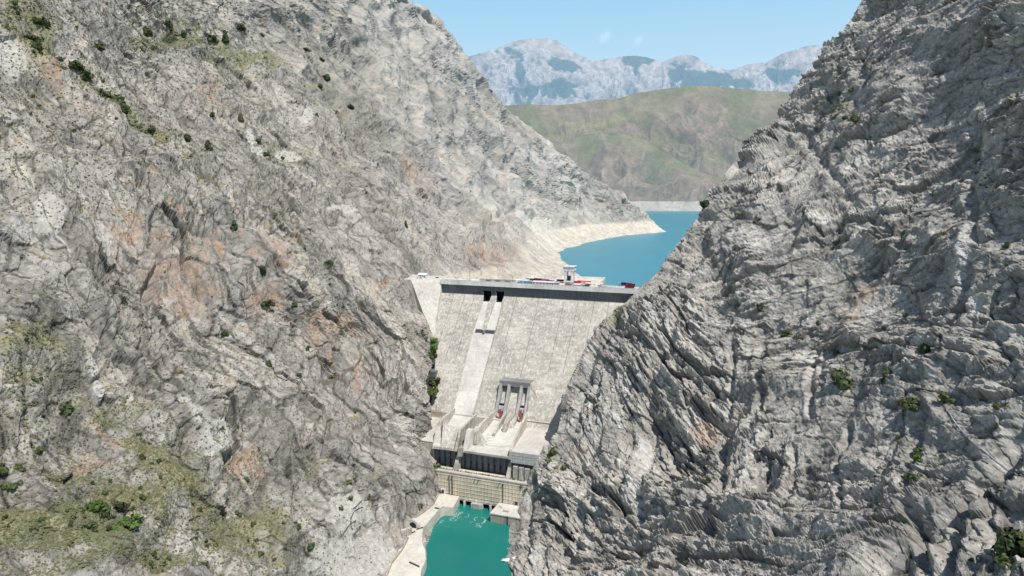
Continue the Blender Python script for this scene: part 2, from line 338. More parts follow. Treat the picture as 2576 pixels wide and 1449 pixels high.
    C = mixa(C, bl * (.86 - .3 * blob(X, Y, 1330, 640, 70, 50)), (.53, .50, .44)); C *= (1 + bl * .22 * wzz + bl * .18 * (M['h1'] - .5))[..., None]
    C *= (1 + .25 * sstep(1050, 1750, X + .6 * (Y - 500)) * (P[..., 1] < 1500))[..., None] if False else 1
    ol = sstep(-.5, .5, wl + .5 * wz) * sstep(1150, 850, X) * .16; C = mixa(C, ol, C * np.array((.98, .97, .74)))
    C = C * np.array((1.02, 1.0, .965))
    C = np.clip(C, .03, .8)
    o = grid_mesh('rocky_mountain', P2, C, M_ROCKL, alpha=np.clip(lod, 0, 1))
    trim(o, ov, 69)
    tag(o, 'pale grey rocky mountainside with rusty patches left of the concrete dam', 'mountain', kind='structure')
    return P2, X, Y, g, over, up, M
def trim(o, ov, lim):
    nr, nc = ov.shape; bad = (ov >= lim); q = bad[:-1, :-1] & bad[1:, :-1] & bad[:-1, 1:] & bad[1:, 1:]
    if not q.any(): return
    me = o.data; bm = bmesh.new(); bm.from_mesh(me); bm.faces.ensure_lookup_table()
    bmesh.ops.delete(bm, geom=[bm.faces[i] for i in np.nonzero(q.ravel())[0]], context='FACES'); bm.to_mesh(me); bm.free()

def make_right():
    ctrl = [(2330, -300, 930), (3000, -300, 640), (2180, 0, 900), (2400, 0, 700), (2576, 0, 560), (2950, 0, 430), (2050, 170, 900), (1960, 300, 890), (1860, 400, 860), (1762, 540, 785), (1702, 620, 735), (1650, 690, 700), (1612, 720, 690),
            (1562, 770, 668), (1472, 880, 634), (1422, 1000, 610), (1400, 1080, 594), (1352, 1160, 582), (1322, 1240, 572), (1700, 720, 655), (1293, 1295, 566), (1283, 1340, at_z(1283, 1340, 0)[1]), (1281, 1400, at_z(1281, 1400, 0)[1]), (1287, 1449, at_z(1287, 1449, 0)[1]), (1340, 1700, at_z(1340, 1700, 0)[1]),
            (2200, 250, 690), (2200, 500, 560), (2576, 350, 470), (2576, 724, 385), (2950, 724, 310), (2200, 724, 490), (1900, 724, 580), (1900, 480, 710), (2000, 400, 740), (1750, 760, 620),
            (1900, 1000, 500), (1600, 1000, 560), (1600, 1200, 500), (1450, 1200, 535), (2200, 1000, 420), (2576, 1050, 310), (1600, 1449, 400), (1420, 1449, 450), (1900, 1449, 330), (2250, 1449, 275), (2576, 1449, 235), (2950, 1449, 200),
            (1380, 1300, 520), (1900, 1700, 260), (2576, 1700, 190), (1600, 1700, 320)]
    ev = rbf(ctrl)
    edge = [(2600, -340), (2360, -330), (2180, 0), (2150, 42), (2130, 80), (2078, 120), (2050, 170), (2022, 208), (2000, 242), (1985, 262), (1960, 300), (1912, 340), (1880, 372), (1862, 402), (1825, 442), (1805, 470), (1788, 505), (1762, 542), (1735, 578), (1702, 620), (1672, 662), (1650, 692), (1612, 722), (1562, 772), (1502, 822),
            (1478, 868), (1450, 925), (1434, 965), (1420, 1005), (1405, 1080), (1378, 1120), (1352, 1162), (1334, 1205), (1322, 1242), (1300, 1285), (1286, 1308), (1278, 1345), (1275, 1400), (1283, 1449), (1330, 1740)]
    edge = [e for e in edge if e[0] != 2600]
    xs = np.concatenate([np.arange(1200, 2580, STEP), np.arange(2584, 3000, 7.)]); ys = np.concatenate([np.arange(-330, 0, 7.), np.arange(0, 1455, STEP), np.arange(1462, 1730, 7.)])
    P, X, Y, D, over, ov = shell(ev, xs, ys, edge, -1)
    Nn = -normals_grid(smooth_grid(P, 4)); vd = P - np.array([0, 0, HC]); flip = (np.sum(Nn * vd, 2) > 0) & (ov <= 0); Nn[flip] *= -1
    big = np.full(X.shape, .85); big *= 1 - .9 * np.exp(-(np.clip(-over, 0, 400) / 110.) ** 2) * sstep(560, 700, Y)
    amp = np.full(X.shape, .95); amp *= 1 - np.where(Y > 730, .72, .3) * np.exp(-(over / 42.) ** 2); amp *= np.where(ov > 0, .5, 1)
    sl = np.maximum(sstep(1850, 2150, X + (Y - 700) * .3) * sstep(1080, 900, Y) * sstep(250, 420, Y), .3 * sstep(1700, 2000, X))     # the slabby part
    B1 = frame((-.50, .16, .85)); B2 = frame((.80, .35, -.30))
    GR = grooves(X, Y, [([(1670, 900), (1650, 960), (1636, 1040), (1622, 1120), (1622, 1220), (1612, 1300)], 13, 10), ([(1560, 800), (1490, 900), (1462, 1000), (1450, 1080)], 10, 6), ([(1790, 560), (1745, 650), (1712, 760), (1700, 880)], 11, 6), ([(2200, 40), (2160, 120), (2180, 200), (2140, 290)], 16, 9),
        ([(2190, 885), (2300, 845), (2390, 805), (2500, 745), (2600, 700)], 5, 6), ([(2080, 810), (2130, 750), (2200, 695)], 9, 7), ([(2100, 560), (2200, 500), (2330, 430), (2480, 330)], 6, 4), ([(1900, 700), (2050, 600), (2200, 520)], 6, 4), ([(2350, 1050), (2320, 1120), (2285, 1200), (2308, 1320), (2330, 1440)], 13, 9), ([(2440, 300), (2455, 500), (2485, 640), (2440, 760), (2400, 860), (2350, 930)], 13, 7),
        ([(1810, 1180), (1785, 1300), (1740, 1420)], 8, 6), ([(2010, 1150), (1975, 1260), (1900, 1330)], 7, 6), ([(2150, 1090), (2110, 1190), (2120, 1280)], 7, 5), ([(1920, 870), (1935, 1000), (1900, 1090)], 9, 7), ([(2600, 1060), (2480, 1200), (2405, 1300), (2370, 1460)], 18, 12), ([(2030, 330), (1940, 440), (1850, 570)], 9, 5), ([(1840, 860), (1850, 950), (1835, 1040)], 7, 6), ([(2050, 880), (2060, 980), (2050, 1060)], 7, 6),
        ([(1480, 1200), (1460, 1290), (1440, 1380)], 9, 6), ([(1350, 1200), (1330, 1300), (1325, 1400)], 8, 5), ([(2290, 560), (2240, 640), (2180, 660)], 10, 7), ([(1980, 300), (2080, 420), (2160, 520), (2280, 620)], 10, 5)]) * np.where(ov > 0, 0, 1)
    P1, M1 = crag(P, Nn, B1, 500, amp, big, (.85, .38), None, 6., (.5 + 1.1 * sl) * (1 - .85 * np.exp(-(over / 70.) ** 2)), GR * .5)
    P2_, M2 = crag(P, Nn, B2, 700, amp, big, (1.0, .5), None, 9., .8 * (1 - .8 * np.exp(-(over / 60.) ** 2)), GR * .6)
    w = fbm(P.reshape(-1, 3).astype(np.float32) / 120., 800, 2).reshape(X.shape) * .5
    k = sstep(-.12, .12, (X - 1780 - (Y - 600) * .25) / 900 + w)
    P2 = P1 * k[..., None] + P2_ * (1 - k[..., None])
    M = {a: M1[a] * k + M2[a] * (1 - k) for a in M1}
    wz = fbm(P.reshape(-1, 3).astype(np.float32) / 22., 820, 4).reshape(X.shape); wl = fbm(P.reshape(-1, 3).astype(np.float32) / 90., 830, 4).reshape(X.shape)
    C = np.full(X.shape + (3,), 1.) * np.array((.455, .445, .425))
    C *= (1 + .25 * wl + .18 * wz)[..., None]
    C = mixa(C, sstep(.1, .7, wl) * .5, (.31, .30, .285)); C = mixa(C, sstep(.3, 1., -wl) * .4, (.55, .54, .515))
    C *= (1 + (M['h1'] - .5) * .25 + (M['h2'] - .5) * .3 + (M['h3'] - .5) * .25)[..., None]
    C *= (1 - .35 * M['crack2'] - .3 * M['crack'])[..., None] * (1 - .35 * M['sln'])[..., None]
    pale = np.zeros(X.shape)
    for b in ((1603, 1240, 16, 110, 0, 1), (1612, 1120, 20, 60, -8, .8), (1640, 1010, 16, 80, -20, .6), (2450, 640, 26, 90, 0, .9), (2440, 740, 30, 90, -25, .7), (2410, 500, 30, 60, 0, .7), (2330, 400, 60, 30, 10, .6), (2300, 250, 80, 50, 0, .5), (2200, 470, 70, 26, -35, .6), (2310, 1290, 14, 110, -8, .8), (2290, 1180, 20, 60, 10, .6),
              (1350, 1380, 40, 50, 0, .7), (1330, 1280, 16, 60, -20, .6), (2110, 300, 26, 50, 10, .7), (2200, 430, 40, 20, -30, .5), (1870, 740, 18, 50, -10, .5), (2480, 900, 30, 40, 0, .5), (2080, 850, 60, 30, 0, .4)):
        pale = np.maximum(pale, blob(X, Y, *b[:5]) * b[5])
    C = mixa(C, sstep(.42, .72, pale * .8 + .35 * wz + .35 * (M['h2'] - .5) + .2 * M['lay']) * .62, (.58, .59, .60))
    red = np.zeros(X.shape)
    for b in ((1770, 1080, 40, 60, 20, 1), (1860, 1050, 30, 40, 0, .8), (2170, 730, 60, 40, -40, .9), (2130, 810, 60, 30, -40, .7), (2400, 590, 14, 60, 0, .8), (2370, 660, 20, 30, 0, .6), (1960, 960, 40, 30, 0, .5), (1450, 1130, 30, 20, -20, .7), (2000, 560, 40, 20, 0, .3), (1940, 900, 30, 20, 0, .5), (2270, 1330, 20, 60, 0, .5)):
        red = np.maximum(red, blob(X, Y, *b[:5]) * b[5])
    C = mixa(C, sstep(.3, .8, red + .3 * wz) * .6, (.50, .39, .31))
    gr = np.zeros(X.shape)
    for b in ((2100, 270, 90, 60, 10, .6), (2060, 300, 30, 60, 0, .5), (1850, 520, 60, 30, 30, .5), (1560, 790, 60, 22, -35, .75), (1900, 440, 60, 60, 0, .3), (2330, 1050, 120, 40, 0, .4), (1395, 1120, 16, 80, 20, .6), (1400, 1180, 14, 40, 0, .4), (2500, 1350, 90, 110, 0, .5), (1620, 880, 60, 80, 0, .35), (1800, 640, 150, 90, 0, .2), (2450, 980, 120, 40, 0, .4), (1700, 740, 80, 50, 0, .3)):
        gr = np.maximum(gr, blob(X, Y, *b[:5]) * b[5])
    P3 = smooth_grid(P2, 2); up = np.clip(np.abs(normals_grid(P3)[..., 2]), 0, 1)
    g = sstep(.42, .8, gr + .3 * wz + .35 * (up - .5))
    C = mixa(C, g * .6, (.24, .245, .14))
    C = C * np.array((1.0, .98, .94))
    C = np.clip(C, .03, .8)
    o = grid_mesh('rocky_mountain', P2, C, M_ROCKR)
    trim(o, ov, 69)
    tag(o, 'darker grey craggy rock wall with slanting slabs right of the dam', 'mountain', kind='structure')
    return P2, X, Y, g, over, up, M

def ridge_shell(name, sky, y1, dtop, dbot, m, colf, seed, amp, wl, label, x0, x1, step=3., gain=.5, zs_=.6):
    """a range seen behind: foot at distance dbot, crest at distance dtop, then falls away"""
    xs = np.arange(x0, x1, step); n = 190
    ysky = np.interp(xs, [s[0] for s in sky], [s[1] for s in sky])
    v = np.linspace(0, 1.12, n)[:, None]; vv = np.minimum(v, 1)
    Y = y1 + (ysky[None] - y1) * vv; X = np.broadcast_to(xs[None], Y.shape)
    D = dbot + (dtop - dbot) * vv ** 1.3
    D = D + np.maximum(v - 1, 0) * (dtop - dbot) * 6
    r = rays_np(X, Y); P = r * (D / r[..., 1])[..., None]; P[..., 2] += HC - np.maximum(v - 1, 0) * 3000 * dtop / 8000
    p = np.stack([(X / wl).ravel(), (Y * zs_ / wl).ravel(), 0 * X.ravel() + seed], 1).astype(np.float32)
    w = np.stack([fbm(p * .8, seed + 50, 3), fbm(p * .8 + 9, seed + 51, 3), 0 * p[:, 0]], 1) * .35
    rd = ridged(p + w, seed, 6, gain).reshape(X.shape)
    rd2 = fbm(p * 5, seed + 7, 4).reshape(X.shape)
    Nn = -normals_grid(smooth_grid(P, 3)); vd = P - np.array([0, 0, HC]); flip = (np.sum(Nn * vd, 2) > 0); Nn[flip] *= -1
    fade = (sstep(0.06, .3, vv) * (1 - .93 * sstep(.55, 1., v)))
    P2 = P + Nn * ((rd - .9) * amp * fade)[..., None] + Nn * (rd2 * amp * .08 * fade)[..., None]
    C = colf(X, Y, P2, rd, rd2, vv, seed)
    o = grid_mesh(name, P2, np.clip(C, .02, .9), m)
    tag(o, label, 'mountains', kind='structure'); return o

def hills_col(X, Y, P, rd, rd2, v, seed):
    p = np.stack([(X / 110).ravel(), (Y / 60).ravel(), 0 * X.ravel()], 1).astype(np.float32); w = fbm(p, seed + 20, 5).reshape(X.shape)
    C = np.full(X.shape + (3,), 1.) * np.array((.19, .145, .105)); C *= (1 + .45 * rd2 + .25 * w + .45 * (rd - .8))[..., None]
    w2 = fbm(p * 3.1, seed + 33, 4).reshape(X.shape); gr = sstep(.55, 1.15, v + .35 * w + .3 * w2 + .25 * (.8 - rd)) * .6 + blob(X, Y, 1770, 400, 80, 30, 10) * .7 + blob(X, Y, 1500, 320, 150, 16, -14) * .7 + blob(X, Y, 1690, 460, 60, 22, 0) * .3
    gr += sstep(.3, -.4, rd - .7) * .4
    C = mixa(C, np.clip(gr, 0, 1) * .7, (.15, .175, .065)); C = mixa(C, blob(X, Y, 1490, 318, 140, 10, -16) * .6, (.25, .23, .09))
    C = mixa(C, sstep(.5, .9, blob(X, Y, 1735, 300, 12, 28, 15) + .5 * w2) * .45, (.32, .31, .30))
    C = mixa(C, sstep(.45, .9, blob(X, Y, 1640, 400, 40, 30, 0) * .8 + .3 * rd2) * .4, (.17, .16, .17))
    C = mixa(C, sstep(.3, 1.1, -w) * .4, (.24, .17, .13))
    sh = (P[..., 2] < 214 + 7 * w)
    C = mixa(C, sh * .92, (.46,.43,.37)); return C
def far_col(X, Y, P, rd, rd2, v, seed):
    p = np.stack([(X / 60).ravel(), (Y / 45).ravel(), 0 * X.ravel()], 1).astype(np.float32); w = fbm(p, seed + 20, 5).reshape(X.shape)
    C = np.full(X.shape + (3,), 1.) * np.array((.36, .30, .28)); C *= (1 + .4 * rd2 + .5 * (rd - .8))[..., None]
    veg = blob(X, Y, 1420, 165, 60, 24, 10) + blob(X, Y, 1400, 225, 90, 24, 0) * .9 + blob(X, Y, 1620, 150, 70, 20, 0) * .9 + blob(X, Y, 1780, 205, 110, 30, 8) * 1.1 + blob(X, Y, 1310, 170, 22, 40, 15) * .8 + blob(X, Y, 1250, 130, 40, 10, -20) * .6 + blob(X, Y, 1960, 190, 90, 26, 0) * .7 + blob(X, Y, 1290, 235, 60, 20, 0) * .6
    veg = sstep(.42, .62, veg * 1.1 + .5 * w + .3 * (.8 - rd) + .08)
    C = mixa(C, veg * .85, (.015, .06, .055))
    C = mixa(C, blob(X, Y, 1370, 115, 70, 22, 5) * .6, (.55, .45, .40)); return C
STEP = 2.1
M_ROCKL = rock_mat('pale_rock', .9, .3, 1.1); M_ROCKR = rock_mat('grey_rock', 1.0, .35, 1.2, contrast=.4)
left = make_left(); right = make_right()
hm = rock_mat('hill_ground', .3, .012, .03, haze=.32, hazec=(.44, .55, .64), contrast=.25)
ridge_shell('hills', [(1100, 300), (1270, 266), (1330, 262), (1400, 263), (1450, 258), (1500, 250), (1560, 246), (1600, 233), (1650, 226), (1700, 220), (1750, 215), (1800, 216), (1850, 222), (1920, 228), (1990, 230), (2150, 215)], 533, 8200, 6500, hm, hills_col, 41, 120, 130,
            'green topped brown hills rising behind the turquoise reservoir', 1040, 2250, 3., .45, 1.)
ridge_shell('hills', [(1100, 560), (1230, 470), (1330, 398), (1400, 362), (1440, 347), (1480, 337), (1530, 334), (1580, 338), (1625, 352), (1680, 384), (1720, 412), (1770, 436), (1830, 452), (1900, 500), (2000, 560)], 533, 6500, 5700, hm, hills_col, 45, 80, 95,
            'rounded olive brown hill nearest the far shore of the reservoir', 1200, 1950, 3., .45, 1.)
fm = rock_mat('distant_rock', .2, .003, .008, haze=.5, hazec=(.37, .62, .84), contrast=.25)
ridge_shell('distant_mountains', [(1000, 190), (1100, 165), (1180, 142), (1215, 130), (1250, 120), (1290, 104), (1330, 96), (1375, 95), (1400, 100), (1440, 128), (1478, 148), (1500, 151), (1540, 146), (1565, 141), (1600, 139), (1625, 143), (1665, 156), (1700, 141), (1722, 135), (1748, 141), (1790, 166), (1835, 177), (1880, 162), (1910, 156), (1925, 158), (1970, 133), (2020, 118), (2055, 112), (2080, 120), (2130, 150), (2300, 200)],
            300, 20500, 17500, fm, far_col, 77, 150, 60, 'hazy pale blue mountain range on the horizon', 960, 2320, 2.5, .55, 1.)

# ------------------------------------------------------------------ water
def water_mat(name, colr, colr2, rough, bs):
    m, nt, b, out = new_mat(name); tc = N_(nt, 'ShaderNodeTexCoord')
    n = N_(nt, 'ShaderNodeTexNoise', Scale=.012, Detail=4.); nt.links.new(tc.outputs['Object'], n.inputs['Vector'])
    c = mixc(nt, ramp(nt, n.outputs[0], [(.35, 0), (.65, 1)]), colr, colr2); nt.links.new(c, b.inputs['Base Color'])
    w = N_(nt, 'ShaderNodeTexNoise', Scale=bs, Detail=3.); nt.links.new(tc.outputs['Object'], w.inputs['Vector'])
    bp = N_(nt, 'ShaderNodeBump', Strength=.25, Distance=.3); nt.links.new(w.outputs[0], bp.inputs['Height']); nt.links.new(bp.outputs[0], b.inputs['Normal'])
    b.inputs['Roughness'].default_value = rough; b.inputs['Specular IOR Level'].default_value = .5; b.inputs['IOR'].default_value = 1.33
    return m
def sheet(name, pts, z, m, label, cat, kind='structure', parent=None):
    me = bpy.data.meshes.new(name); me.from_pydata([(p[0], p[1], z) for p in pts], [], [list(range(len(pts)))]); me.materials.append(m)
    o = bpy.data.objects.new(name, me); col.objects.link(o); o.parent = parent; tag(o, label, cat, kind=kind); return o
W1 = water_mat('lake_water', (.035, .235, .32), (.028, .22, .31), .3, .3); W2 = water_mat('river_water', (.008, .155, .138), (.010, .175, .15), .25, .5)
a = wor(-160, -14, 0); b_ = wor(260, -14, 0)
sheet('reservoir_lake', [a, b_, (900, 800), (4200, 2500), (4200, 7200), (-500, 7200), (-500, 1100)], 135, W1, 'turquoise blue reservoir water held behind the dam', 'lake')
sheet('river', [(-400, 0), (300, 0), (300, 640), wor(110, 160, 0), wor(-40, 160, 0), (-400, 640)], 0, W2, 'deep teal river water below the powerhouse', 'river')
gm, nt, b, out = new_mat('ground_soil'); b.inputs['Base Color'].default_value = (.33, .31, .28, 1)
n = N_(nt, 'ShaderNodeTexNoise', Scale=.02, Detail=8.); c = mixc(nt, n.outputs[0], (.25, .23, .2), (.4, .38, .34)); nt.links.new(c, b.inputs['Base Color'])
sheet('ground', [(-60000, -20000), (60000, -20000), (60000, 90000), (-60000, 90000)], -8, gm, 'bare stony ground under the valley', 'ground')

# ------------------------------------------------------------------ light, sky, camera
HD_ = AX * math.sin(math.radians(56)) + NX * math.cos(math.radians(56)); SAZ = math.degrees(math.atan2(HD_[0], HD_[1])); SEL = 60
w = bpy.data.worlds.new('World'); sc.world = w; w.use_nodes = True; nt = w.node_tree; nt.nodes.clear()
sky = nt.nodes.new('ShaderNodeTexSky'); sky.sky_type = 'NISHITA'; sky.sun_disc = False; sky.sun_elevation = math.radians(SEL); sky.sun_rotation = math.radians(SAZ)
sky.altitude = 900; sky.air_density = 1.0; sky.dust_density = 1.; sky.ozone_density = 1.2
bg = nt.nodes.new('ShaderNodeBackground'); bg.inputs[1].default_value = .1; wo = nt.nodes.new('ShaderNodeOutputWorld')
tcw = nt.nodes.new('ShaderNodeTexCoord'); sxw = nt.nodes.new('ShaderNodeSeparateXYZ'); nt.links.new(tcw.outputs['Generated'], sxw.inputs[0])   # thin bright haze low in the sky, deeper blue overhead
hz = ramp(nt, sxw.outputs[2], [(0, (1, 1, 1)), (.28, (1, 1, 1)), (.42, (.35, .35, .35)), (.7, (0, 0, 0))])
lo = mixc(nt, ramp(nt, sxw.outputs[2], [(.1, 0), (.28, 1)]), (6.2, 8.2, 9.4), (3.4, 6.4, 9.1))
nt.links.new(mixc(nt, hz, sky.outputs[0], lo), bg.inputs[0]); nt.links.new(bg.outputs[0], wo.inputs[0])
sl = bpy.data.lights.new('sun', 'SUN'); sl.energy = 4.9; sl.angle = math.radians(.5); sl.color = (1, .95, .88)
so = bpy.data.objects.new('sun', sl); col.objects.link(so)
hd = HD_; e = math.radians(SEL)
so.rotation_euler = Vector((hd[0] * math.cos(e), hd[1] * math.cos(e), math.sin(e))).to_track_quat('Z', 'Y').to_euler()
cam = bpy.data.cameras.new('camera'); co = bpy.data.objects.new('camera', cam); col.objects.link(co)
cam.sensor_width = 36; cam.lens = 36 * F / 2576; cam.clip_end = 200000; cam.clip_start = 1
co.location = (0, 0, HC); co.rotation_euler = (PI / 2 - PITCH, 0, 0); sc.camera = co
sc.view_settings.view_transform = 'Standard'; sc.view_settings.look = 'None'; sc.view_settings.exposure = 0; sc.view_settings.gamma = 1
sc.cycles.max_bounces = 6; sc.cycles.volume_bounces = 2
# ------------------------------------------------------------------ building materials
def concrete(name, base, bw=9., bh=4.5, var=.16, streak=.25, warm=(.0, .0, .0), mort=.25, hor=False, rust=0., eff=0.):
    m, nt, b, out = new_mat(name); tc = N_(nt, 'ShaderNodeTexCoord'); sx = nt.nodes.new('ShaderNodeSeparateXYZ'); nt.links.new(tc.outputs['Object'], sx.inputs[0])
    cb = nt.nodes.new('ShaderNodeCombineXYZ'); nt.links.new(sx.outputs[0], cb.inputs[0]); nt.links.new(sx.outputs[1 if hor else 2], cb.inputs[1])
    def brick(w, h, off, c1, c2, ms):
        k = N_(nt, 'ShaderNodeTexBrick', Scale=1.); k.offset = off; k.inputs['Color1'].default_value = (c1,) * 3 + (1,); k.inputs['Color2'].default_value = (c2,) * 3 + (1,)
        k.inputs['Mortar'].default_value = (1 - mort,) * 3 + (1,); k.inputs['Mortar Size'].default_value = ms; k.inputs['Brick Width'].default_value = w; k.inputs['Row Height'].default_value = h; k.inputs['Mortar Smooth'].default_value = .3
        nt.links.new(cb.outputs[0], k.inputs['Vector']); return k.outputs[0]
    c = mixc(nt, 1., base, brick(bw, bh, .3, 1 - var, 1 + var * .6, .10), 'MULTIPLY')
    c = mixc(nt, 1., c, brick(bw * 2.6, bh * 3.3, .5, 1 - var * .6, 1 + var * .5, .02), 'MULTIPLY')
    n = N_(nt, 'ShaderNodeTexNoise', Scale=.05, Detail=7., Roughness=.65); nt.links.new(tc.outputs['Object'], n.inputs['Vector'])
    c = mixc(nt, 1., c, ramp(nt, n.outputs[0], [(.3, .80), (.7, 1.14)]), 'MULTIPLY')
    mp = N_(nt, 'ShaderNodeMapping'); mp.inputs['Scale'].default_value = (.55, .55, .045) if not hor else (.3, .05, .3); nt.links.new(tc.outputs['Object'], mp.inputs[0])
    v = N_(nt, 'ShaderNodeTexNoise', Scale=1., Detail=6., Roughness=.7); nt.links.new(mp.outputs[0], v.inputs['Vector'])
    c = mixc(nt, 1., c, ramp(nt, v.outputs[0], [(.30, 1 - streak), (.5, 1.0), (.66, 1 + streak * .6)]), 'MULTIPLY')
    v2 = N_(nt, 'ShaderNodeTexNoise', Scale=2.3, Detail=4.); nt.links.new(mp.outputs[0], v2.inputs['Vector'])
    if eff:
        m3 = N_(nt, 'ShaderNodeMapping'); m3.inputs['Scale'].default_value = (.42, .42, .085); nt.links.new(tc.outputs['Object'], m3.inputs[0]); e = N_(nt, 'ShaderNodeTexNoise', Scale=1., Detail=7., Roughness=.75); nt.links.new(m3.outputs[0], e.inputs['Vector'])
        c = mixc(nt, ramp(nt, e.outputs[0], [(.5, 0.), (.62, eff)]), c, (.66, .65, .61)); c = mixc(nt, ramp(nt, e.outputs[0], [(.30, eff * .8), (.43, 0.)]), c, (.37, .365, .34))
    if rust: c = mixc(nt, ramp(nt, v2.outputs[0], [(.52, 0.), (.75, rust)]), c, (.30, .19, .12))
    f = N_(nt, 'ShaderNodeTexNoise', Scale=.9, Detail=5., Roughness=.7); nt.links.new(tc.outputs['Object'], f.inputs['Vector'])
    c = mixc(nt, 1., c, ramp(nt, f.outputs[0], [(.3, .96), (.7, 1.03)]), 'MULTIPLY')
    nt.links.new(c, b.inputs['Base Color']); b.inputs['Roughness'].default_value = .9; b.inputs['Specular IOR Level'].default_value = .15
    return m
def plain(name, c, rough=.6, metal=0., noise=.15, scale=.8):
    m, nt, b, out = new_mat(name); tc = N_(nt, 'ShaderNodeTexCoord'); n = N_(nt, 'ShaderNodeTexNoise', Scale=scale, Detail=6.); nt.links.new(tc.outputs['Object'], n.inputs['Vector'])
    k = mixc(nt, 1., c, ramp(nt, n.outputs[0], [(.3, 1 - noise), (.7, 1 + noise)]), 'MULTIPLY'); nt.links.new(k, b.inputs['Base Color'])
    b.inputs['Roughness'].default_value = rough; b.inputs['Metallic'].default_value = metal; return m
CF = concrete('dam_concrete', (.445, .425, .372), var=.17, streak=.28, bw=8., bh=3.0, mort=.28, eff=.8); CB = concrete('bright_concrete', (.61, .595, .55), var=.07, streak=.16)
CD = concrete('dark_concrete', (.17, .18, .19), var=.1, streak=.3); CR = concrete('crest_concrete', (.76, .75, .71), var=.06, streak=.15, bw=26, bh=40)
CT = concrete('tan_concrete', (.68, .60, .475), var=.10, streak=.3, bw=3.3, bh=3.9, rust=.35); CS = concrete('stained_concrete', (.42, .385, .33), var=.12, streak=.55, bw=5, bh=9, rust=.6)
CH = concrete('roof_concrete', (.54, .52, .475), var=.05, streak=.14, bw=14, bh=14, hor=True); CQ = concrete('quay_concrete', (.60, .57, .50), var=.05, streak=.16, bw=12, bh=10, hor=True)
CS2 = concrete('painted_shade_concrete', (.25, .25, .25), var=.05, streak=.2)  # darker copy of the concrete, shade put into its colour
CP = concrete('pier_concrete', (.38, .375, .36), var=.06, streak=.25)
CG = concrete('facade_concrete', (.40, .41, .41), var=.08, streak=.2, bw=2.6, bh=2.4, mort=-.25)
CW = concrete('wing_concrete', (.54, .525, .475), var=.04, streak=.3, bw=12, bh=60)
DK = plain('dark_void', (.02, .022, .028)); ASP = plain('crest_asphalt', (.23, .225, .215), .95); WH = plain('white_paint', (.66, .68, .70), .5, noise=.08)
RD = plain('red_steel', (.42, .055, .06), .55); RDB = plain('bright_red_steel', (.70, .03, .035), .5); MRN = plain('maroon_paint', (.20, .02, .035), .5); GATE = plain('faded_red_gate', (.42, .15, .14), .7)
BLU = plain('blue_paint', (.08, .33, .48), .5); GRY = plain('grey_metal', (.42, .44, .46), .5); DGR = plain('dark_metal', (.06, .065, .07), .6); TYR = plain('tyre_rubber', (.02, .02, .02), .9); GLS = plain('window_glass', (.03, .045, .055), .15)
PNK = plain('dusty_pink_paint', (.42, .22, .21), .7)

# ------------------------------------------------------------------ solids in dam coordinates
class MB:
    def __init__(s): s.v = []; s.f = []
    def hexa(s, b, t):                      # two n-gon loops (s, t, z)
        n = len(b); o = len(s.v); s.v += [tuple(map(float, p)) for p in list(b) + list(t)]
        s.f.append([o + i for i in range(n)][::-1]); s.f.append([o + n + i for i in range(n)])
        for i in range(n): j = (i + 1) % n; s.f.append([o + i, o + j, o + n + j, o + n + i])
        return s
    def box(s, s0, s1, t0, t1, z0, z1): return s.hexa([(s0, t0, z0), (s1, t0, z0), (s1, t1, z0), (s0, t1, z0)], [(s0, t0, z1), (s1, t0, z1), (s1, t1, z1), (s0, t1, z1)])
    def ext(s, prof, s0, s1): return s.hexa([(s0, t, z) for t, z in prof], [(s1, t, z) for t, z in prof])
    def prism(s, plan, z0, z1): return s.hexa([(a, b, z0) for a, b in plan], [(a, b, z1) for a, b in plan])
    def bar(s, p, q, w=.3, n=4):
        p = Vector(p); q = Vector(q); d = (q - p).normalized(); u = d.orthogonal().normalized(); v = d.cross(u)
        R = [u * math.cos(2 * PI * (i + .5) / n) + v * math.sin(2 * PI * (i + .5) / n) for i in range(n)]
        return s.hexa([p + r * w * .7 for r in R], [q + r * w * .7 for r in R])
    def build(s, name, m, parent=None, flip=True, bev=0):
        me = bpy.data.meshes.new(name); sg = -1 if flip else 1
        me.from_pydata([(a, sg * b, c) for a, b, c in s.v], [], s.f)
        bm = bmesh.new(); bm.from_mesh(me); bmesh.ops.recalc_face_normals(bm, faces=bm.faces)
        if bev: bmesh.ops.bevel(bm, geom=bm.edges[:], offset=bev, segments=1, affect='EDGES')
        bm.to_mesh(me); bm.free(); me.materials.append(m)
        o = bpy.data.objects.new(name, me); col.objects.link(o); o.parent = parent; return o
def carve(o, cut, m=None):
    """openings: boolean difference, applied"""
    c = cut.build('cutter', m or DK); c.parent = o.parent
    if m: o.data.materials.append(m); 
    c.data.materials.clear(); c.data.materials.append(m or o.data.materials[0])
    md = o.modifiers.new('b', 'BOOLEAN'); md.operation = 'DIFFERENCE'; md.object = c; md.solver = 'EXACT'; md.material_mode = 'TRANSFER' if m else 'INDEX'
    bpy.context.view_layer.update()
    me = bpy.data.meshes.new_from_object(o.evaluated_get(bpy.context.evaluated_depsgraph_get())); o.modifiers.clear(); old = o.data; o.data = me; me.name = o.name
    bpy.data.objects.remove(c); bpy.data.meshes.remove(old)
def damroot(name, label, cat, group=None): return empty(name, label, cat, (0, OY, 0), -ANG, group)
face_t = lambda z: 3 + .85 * (165 - z)

